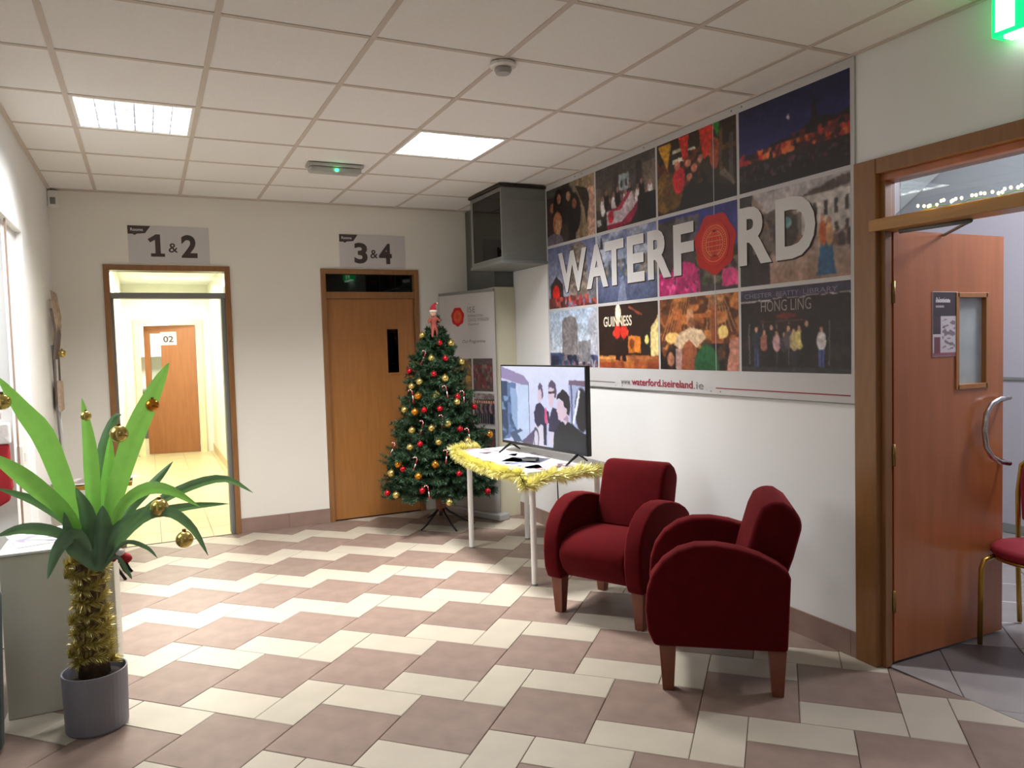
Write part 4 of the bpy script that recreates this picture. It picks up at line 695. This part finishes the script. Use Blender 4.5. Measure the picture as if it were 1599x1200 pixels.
# ================================================================= ARMCHAIRS
def armchair(loc, ang, lab):
    """local: x to sitter's left..right, y = front (-y) to rear (+y)"""
    e = EMP('armchair', loc, lab, 'armchair', 'red tub armchairs by the right wall', ang, local=True)
    W, D = .62, .62
    prof = [(.035, .205), (.008, .27), (.0, .36), (.006, .44), (.03, .515), (.075, .58), (.14, .628), (.215, .652), (.30, .655), (.39, .642), (.48, .615), (.555, .578), (.595, .545), (.605, .52), (.590, .205)]
    for s in (-1, 1):
        x0 = s*W/2; x1 = s*(W/2-.10)
        fr = (np.array((min(x0, x1), -D/2, 0)), np.array((0, 1., 0)), np.array((0, 0, 1.)), np.array((1., 0, 0)))
        MB().prism(prof, fr, 0, .10).build('arm', VEL, e, .016, 3, smooth=True)
    seatp = [(.055, .215), (.0, .27), (-.03, .34), (-.028, .385), (.0, .425), (.06, .455), (.14, .468), (.25, .468), (.40, .455), (.50, .44), (.50, .215)]
    fr = (np.array((-.208, -D/2+.035, 0)), np.array((0, 1., 0)), np.array((0, 0, 1.)), np.array((1., 0, 0)))
    MB().prism(seatp, fr, 0, .416).build('seat', VEL, e, .02, 3, smooth=True)
    bp = [(.40, .44), (.40, .47), (.432, .60), (.475, .745), (.50, .798), (.54, .826), (.59, .822), (.637, .79), (.668, .74), (.664, .70), (.632, .58), (.604, .50), (.590, .215), (.51, .215), (.50, .44)]
    fr = (np.array((-.208, -D/2, 0)), np.array((0, 1., 0)), np.array((0, 0, 1.)), np.array((1., 0, 0)))
    MB().prism(bp, fr, 0, .416).build('backrest', VEL, e, .03, 4, smooth=True)
    for sx in (-1, 1):
        for yy in (-D/2+.092, D/2-.07):
            x = sx*(W/2-.052); m = MB(); a, b = .024, .036
            m.add([(x+i*r, yy+j*r, z) for z, r in ((0, a), (.2045, b)) for i, j in ((-1, -1), (1, -1), (1, 1), (-1, 1))], [(0, 1, 2, 3), (4, 7, 6, 5), (0, 4, 5, 1), (1, 5, 6, 2), (2, 6, 7, 3), (3, 7, 4, 0)]); m.build('leg', WOODL, e, .003)
    return e
def face(dx, dy): return math.atan2(dy, dx)+math.pi/2
n1 = np.array((-.898, -.44)); c1 = (np.array((1.955, 3.735))+np.array((2.225, 3.195)))/2+.03-n1*.29
armchair((c1[0], c1[1], 0), face(*n1), 'red velvet tub armchair nearer the television table')
n2 = np.array((-.79, .613)); c2 = np.array((2.335, 2.745))
armchair((c2[0], c2[1], 0), face(*n2), 'red velvet tub armchair nearer the doorway, turned side-on')

# ================================================================= BANQUET CHAIR in next room
bc = EMP('banquet_chair', (3.83, 2.16, 0), 'gold framed banquet chair with red seat beyond the doorway', 'chair', None, math.radians(-78), local=True)
RS = M('red_seat_cloth', (140, 14, 36), .75, var=.08)
sp = MB().lathe([(.001, .435), (.19, .435), (.205, .45), (.205, .47), (.18, .49), (.001, .497)], (0, 0, 0), 28).build('seat', RS, bc, smooth=True)
for v in sp.data.vertices: v.co.x *= 1.02; v.co.y *= .98
tube('seat_frame', [(.19*math.cos(t), .19*math.sin(t), .43) for t in np.linspace(0, 2*math.pi, 25)], .009, GOLDP, bc)
for s in (-1, 1):
    tube('leg', [(s*.17, -.10, .43), (s*.185, -.17, .42), (s*.19, -.19, .38), (s*.192, -.20, .01)], .0125, GOLDP, bc)
    tube('leg', [(s*.165, .20, .46), (s*.17, .215, .3), (s*.18, .27, .01)], .0125, GOLDP, bc)
tube('back_frame', [(-.165, .20, .44), (-.18, .235, .70), (-.17, .25, .84), (-.10, .255, .905), (0, .257, .92), (.10, .255, .905), (.17, .25, .84), (.18, .235, .70), (.165, .20, .44)], .0125, GOLDP, bc)
MB().prism([(-.155, .56), (.155, .56), (.165, .74), (.155, .83), (.09, .885), (-.09, .885), (-.155, .83), (-.165, .74)], frame((0, .255, 0), (1, 0, 0)), 0, .045).build('backrest', RS, bc, .01, 3)

# ================================================================= LEFT: plinth, bin, side table, hangings
e = EMP('white_plinth', (-.39, 4.0, 0), 'white plinth with papers on top, behind the potted plant', 'plinth')
box('body', (-.60, 3.77, 0), (-.175, 4.26, .70), PLW, e, .004); box('top_board', (-.605, 3.765, .701), (-.17, 4.265, .712), WHITE, e, .002)
for q in ((-.48, 4.02, .21, .29, .3, (214, 212, 220), [(140, 134, 150)], 'greyish leaflet on the white plinth'), (-.36, 4.06, .21, .29, -.5, (196, 194, 204), [(110, 104, 120)], 'leaflet with purple grey print on the plinth, right of the other one')): sheet('leaflet', *q[:5], .7125+(.0035 if q[4] < 0 else 0), q[5], q[6], q[7], 'leaflet')
MB().lathe([(.001, .0), (.15, 0), (.17, .02), (.19, .60), (.185, .62), (.17, .60), (.15, .03), (.001, .03)], (-.745, 3.50, 0), 32).build('waste_bin', M('teal_grey_bin', (70, 82, 84), .4), None, smooth=False, label='dark grey-green bin at the left picture edge', cat='bin')
st = EMP('side_table', (-.36, 5.9, 0), 'small dark-legged side table with gold rimmed top by the left wall', 'table')
box('table_top', (-.60, 5.74, .655), (-.13, 6.10, .675), M('table_board', (110, 92, 70), .5), st); box('rim', (-.60, 5.725, .652), (-.13, 5.739, .680), GOLDP, st, .002)
for x0, x1 in ((-.56, -.20), (-.20, -.56)):
    for y in (5.77, 6.07): tube('leg', [(x0, y+(.012 if x0 < x1 else 0), .65), (x1, y+(.012 if x0 < x1 else 0), .0)], .010, BLACKM, st)
for q in ((-.50, 5.90, .21, .29, .4, (214, 210, 206), [(140, 130, 130)], 'pale magazine at the left on the gold rimmed side table', 0), (-.38, 5.88, .21, .29, -.4, (190, 186, 180), [(120, 110, 110)], 'grey magazine stacked in the middle of the gold rimmed side table', .0045), (-.25, 5.92, .21, .29, .8, (220, 216, 210), [(170, 150, 140)], 'white magazine at the right on the gold rimmed side table', .009)): sheet('magazine', *q[:5], .681+q[8], q[5], q[6], q[7])
# driftwood hanging
hg = EMP('driftwood_hanging', (-.56, 6.35, 1.2), 'hanging of pale sticks with a small brown tag on the left wall', 'wall hanging')
hm, hd_ = M('pale_driftwood', (196, 174, 150), .8, var=.2, scale=30), M('dark_twig', (126, 112, 102), .8)
for k in range(9): y = 6.22+.045*k; z = 1.52+.13*((k*7) % 3)/2; tube('stick', [(XL+.03, y, z), (XL+.05, y+.03, z+.18), (XL+.03, y+.01, z+.36)], .009+.002*(k % 2), hm if k % 3 else hd_, hg, 6)
for y in (6.24, 6.52): tube('cord', [(XL+.035, y, 1.62), (XL+.03, y+.02, 1.2)], .007, hd_, hg, 5)
box('brown_tag', (XL+.015, 6.32, 1.14), (XL+.05, 6.56, 1.36), hm, hg, .006); tube('cord', [(XL+.02, 6.26, 1.62), (XL+.03, 6.30, 1.0), (XL+.035, 6.34, .72)], .007, M('grey_ribbon', (120, 120, 122), .7), hg, 6); tube('cord', [(XL+.03, 6.44, 1.13), (XL+.04, 6.46, .95), (XL+.03, 6.42, .76)], .006, WHITE, hg, 5)
bauble(np.array((XL+.07, 6.36, 1.56)), .028, BGOLD, 'gold_bauble', 'small gold bauble hanging among the pale sticks on the left wall', None)
# stocking, switch
sk = EMP('christmas_stocking', (XL-.02, 4.70, .75), 'red stocking with white cuff hanging at the left wall edge', 'stocking')
FS = frame((0, 4.70, 0), (1, 0, 0))
MB().prism([(-.82, .80), (-.82, 1.09), (-.668, 1.09), (-.662, .86), (-.68, .79), (-.75, .75), (-.82, .76)], FS, -.02, .02).build('sock', REDC, sk, .012, 3); MB().prism([(-.83, 1.09), (-.83, 1.20), (-.66, 1.20), (-.66, 1.09)], FS, -.028, .028).build('cuff', WHF, sk, .01, 3)
tube('loop', [(-.70, 4.70, 1.22), (-.70, 4.70, 1.27), (-.69, 4.735, 1.28)], .004, WHF, sk, 5)
sw = EMP('light_switch', (XL-.02, 4.86, .96), 'small white switch box on the left wall by the opening', 'switch')
box('back_box', (XL-.034, 4.82, .93), (XL-.004, 4.93, 1.06), WHITEP, sw, .004); box('rocker', (XL-.003, 4.86, .97), (XL+.003, 4.89, 1.02), WHITE, sw, .001)

# ================================================================= POTTED PLANT
PC = np.array((-.255, 3.54)); pt = EMP('potted_plant', (*PC, 0), 'large artificial palm with bright green leaves in a grey pot', 'plant')
MB().lathe([(.001, 0), (.112, 0), (.117, .01), (.122, .236), (.122, .242), (.116, .242), (.114, .225), (.112, .20), (.001, .20)], (*PC, 0), 40).build('pot', POT, pt, smooth=False)
MB().lathe([(.001, .202), (.110, .202), (.10, .212), (.001, .216)], (*PC, 0), 24).build('soil', SOIL, pt)
MB().tube([(PC[0], PC[1], .22), (PC[0]-.006, PC[1], .40), (PC[0]+.004, PC[1], .60), (PC[0]+.0, PC[1], .76)], [.060, .055, .056, .045], 14).build('trunk', TRUNK, pt, smooth=True)
hp = [(PC[0]+(.056+.010*math.sin(k*.9))*math.cos(k*.42), PC[1]+.056*math.sin(k*.42), .26+.43*k/110+.012*math.sin(k*1.3)) for k in range(111)]
TINSOLD = TINS; a = []
for p, q in zip(hp, hp[1:]): needles(p, q, 150, .036, a, .0018)
for c0 in ((-.085, -.02, .68), (-.06, -.05, .70), (-.085, -.03, .64), (-.09, -.02, .31), (.06, -.06, .28), (-.08, -.04, .45)): needles(PC.tolist()+[0]+np.array(c0), PC.tolist()+[0]+np.array(c0)+np.array((.02, 0, .02)), 160, .042, a, .002)
tris('tinsel_wrap', a, M('old_gold_tinsel', (214, 200, 124), .25, metal=.55, var=.2, scale=60), pt, kind='stuff')
def leaf_(pts, w, mat, depth):
    """pts in photo pixels projected onto vertical planes near the plant; depth = y offset at base and tip"""
    P = [Pix(x, y, Y=PC[1]+depth[0]+(depth[1]-depth[0])*i/(len(pts)-1)) for i, (x, y) in enumerate(pts)]
    n = 14; Q = []
    for s in np.linspace(0, len(P)-1.0001, n):                       # Catmull-Rom
        i = int(s); t = s-i; g = lambda k: P[max(0, min(len(P)-1, k))]; a0, a1, a2, a3 = g(i-1), g(i), g(i+1), g(i+2)
        Q.append(.5*((2*a1)+(-a0+a2)*t+(2*a0-5*a1+4*a2-a3)*t*t+(-a0+3*a1-3*a2+a3)*t**3))
    V = []; vd = np.array((-.1, -1, .05))
    for i, q in enumerate(Q):
        t = Q[min(i+1, n-1)]-Q[max(i-1, 0)]; t /= np.linalg.norm(t); s = np.cross(t, vd); s /= np.linalg.norm(s); nrm = np.cross(s, t); f = i/(n-1)
        hw = w*.43*(.45+1.1*math.sin(min(1, f*1.6)*math.pi/2)*.5)*(1 if f < .5 else max(.03, 1-((f-.5)/.5)**1.8))
        V += [q-s*hw+nrm*.18*hw*-1, q-s*hw*.5, q+nrm*-.25*hw*-1, q+s*hw*.5, q+s*hw-nrm*.18*hw]
    F = [(5*i+k, 5*i+k+1, 5*i+k+6, 5*i+k+5) for i in range(n-1) for k in range(4)]
    return OB('leaf', V, F, mat, pt, smooth=True)
for pts, w, m, d in (([(140, 855), (115, 800), (72, 690), (35, 640), (-4, 588)], .098, GREEN, (-.03, -.22)), ([(135, 860), (105, 805), (60, 765), (15, 730), (-30, 705)], .082, GREEN, (-.05, -.30)),
    ([(152, 860), (146, 790), (140, 700), (128, 622)], .070, GREEN, (-.04, -.06)), ([(160, 860), (178, 780), (205, 690), (240, 612), (264, 566)], .100, GREEN, (-.05, -.14)), ([(165, 860), (188, 795), (225, 765), (265, 766), (312, 792)], .062, GREEN, (-.06, -.30)),
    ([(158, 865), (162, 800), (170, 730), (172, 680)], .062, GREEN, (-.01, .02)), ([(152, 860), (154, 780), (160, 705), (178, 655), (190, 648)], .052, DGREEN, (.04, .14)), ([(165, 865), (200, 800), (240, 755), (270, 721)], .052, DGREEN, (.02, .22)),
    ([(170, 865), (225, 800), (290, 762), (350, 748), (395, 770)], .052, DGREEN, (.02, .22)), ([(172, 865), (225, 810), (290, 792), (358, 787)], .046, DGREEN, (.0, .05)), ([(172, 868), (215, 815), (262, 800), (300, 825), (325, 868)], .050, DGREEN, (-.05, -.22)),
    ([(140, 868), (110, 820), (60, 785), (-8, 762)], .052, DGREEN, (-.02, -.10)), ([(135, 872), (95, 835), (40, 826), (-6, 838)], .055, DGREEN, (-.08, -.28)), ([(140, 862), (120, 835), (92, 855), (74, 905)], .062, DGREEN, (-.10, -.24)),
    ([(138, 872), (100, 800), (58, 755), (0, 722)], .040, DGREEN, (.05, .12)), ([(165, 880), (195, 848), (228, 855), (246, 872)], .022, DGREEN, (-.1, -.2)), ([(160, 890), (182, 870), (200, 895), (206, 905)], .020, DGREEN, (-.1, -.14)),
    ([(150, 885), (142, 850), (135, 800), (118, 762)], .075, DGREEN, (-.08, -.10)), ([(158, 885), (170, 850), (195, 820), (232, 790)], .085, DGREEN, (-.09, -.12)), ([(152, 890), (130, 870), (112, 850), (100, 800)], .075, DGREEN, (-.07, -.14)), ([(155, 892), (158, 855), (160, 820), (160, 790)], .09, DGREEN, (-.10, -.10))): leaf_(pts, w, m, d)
for k, (x, y, dy, r, lab) in enumerate(((186, 678, -.17, .034, 'gold bauble hanging on the tallest right leaf of the palm'), (238, 633, -.12, .026, 'amber gold bauble beside the upper right leaf of the palm'), (3, 628, -.22, .030, 'gold bauble at the far left leaf of the palm'), (288, 843, -.22, .034, 'gold bauble hanging lowest, from the drooping right leaf of the palm'), (249, 793, -.10, .036, 'dull gold bauble between the dark right leaves of the palm'), (134, 650, -.08, .020, 'small gold bauble behind the upright middle leaf of the palm'))):
    bauble(Pix(x, y, Y=PC[1]+dy), r, BORNG if k == 1 else BGOLD, 'gold_bauble', lab, 'gold baubles on the palm')
# santa figure on the trunk
c = Pix(188, 868, Y=PC[1]-.08); sa = EMP('santa_figure', c, 'small red and white santa figure hanging at the top of the palm trunk', 'figurine')
A = lambda x, y, z: c+np.array((x, y, z))
skin_mesh('body', [A(-.035, 0, .03), A(-.01, 0, .01), A(.015, -.01, -.005), A(.045, -.01, -.02), A(-.03, -.01, -.02), A(.0, -.02, -.03)], [(0, 1), (1, 2), (2, 3), (1, 4), (2, 5)], [.016, .018, .018, .016, .009, .009], REDC, sa)
MB().lathe([(.001, -.016), (.015, -.008), (.018, 0), (.014, .012), (.001, .016)], A(.0, -.02, .018), 14).build('beard', WHF, sa, smooth=True); MB().lathe([(.001, -.012), (.012, 0), (.001, .012)], A(-.032, -.01, .045), 12).build('head', SKIN, sa, smooth=True); MB().tube([A(-.035, -.01, .05), A(-.045, -.01, .068), A(-.06, -.01, .07)], [.014, .009, .004], 8).build('hat', REDC, sa, smooth=True)
for s in (.0, .02): tube('leg', [A(.0+s, -.01, -.03), A(.01+s, -.01, -.055), A(.02+s, -.015, -.07)], .006, BLACK, sa, 6)
# far room furniture glimpsed past door 02
e = EMP('kitchen_counter', (-.3, 15.6, 0), 'grey kitchen counter glimpsed past the far wooden door', 'counter')
box('worktop', (-1.5, 15.4, .86), (.4, 15.98, .90), GREYM, e); box('base_unit', (-1.5, 15.45, .0), (.4, 15.98, .859), GREYD, e); box('wall_unit', (-1.5, 15.65, 1.5), (.4, 15.98, 2.2), WHITE, e)
print('objects', len(bpy.data.objects))
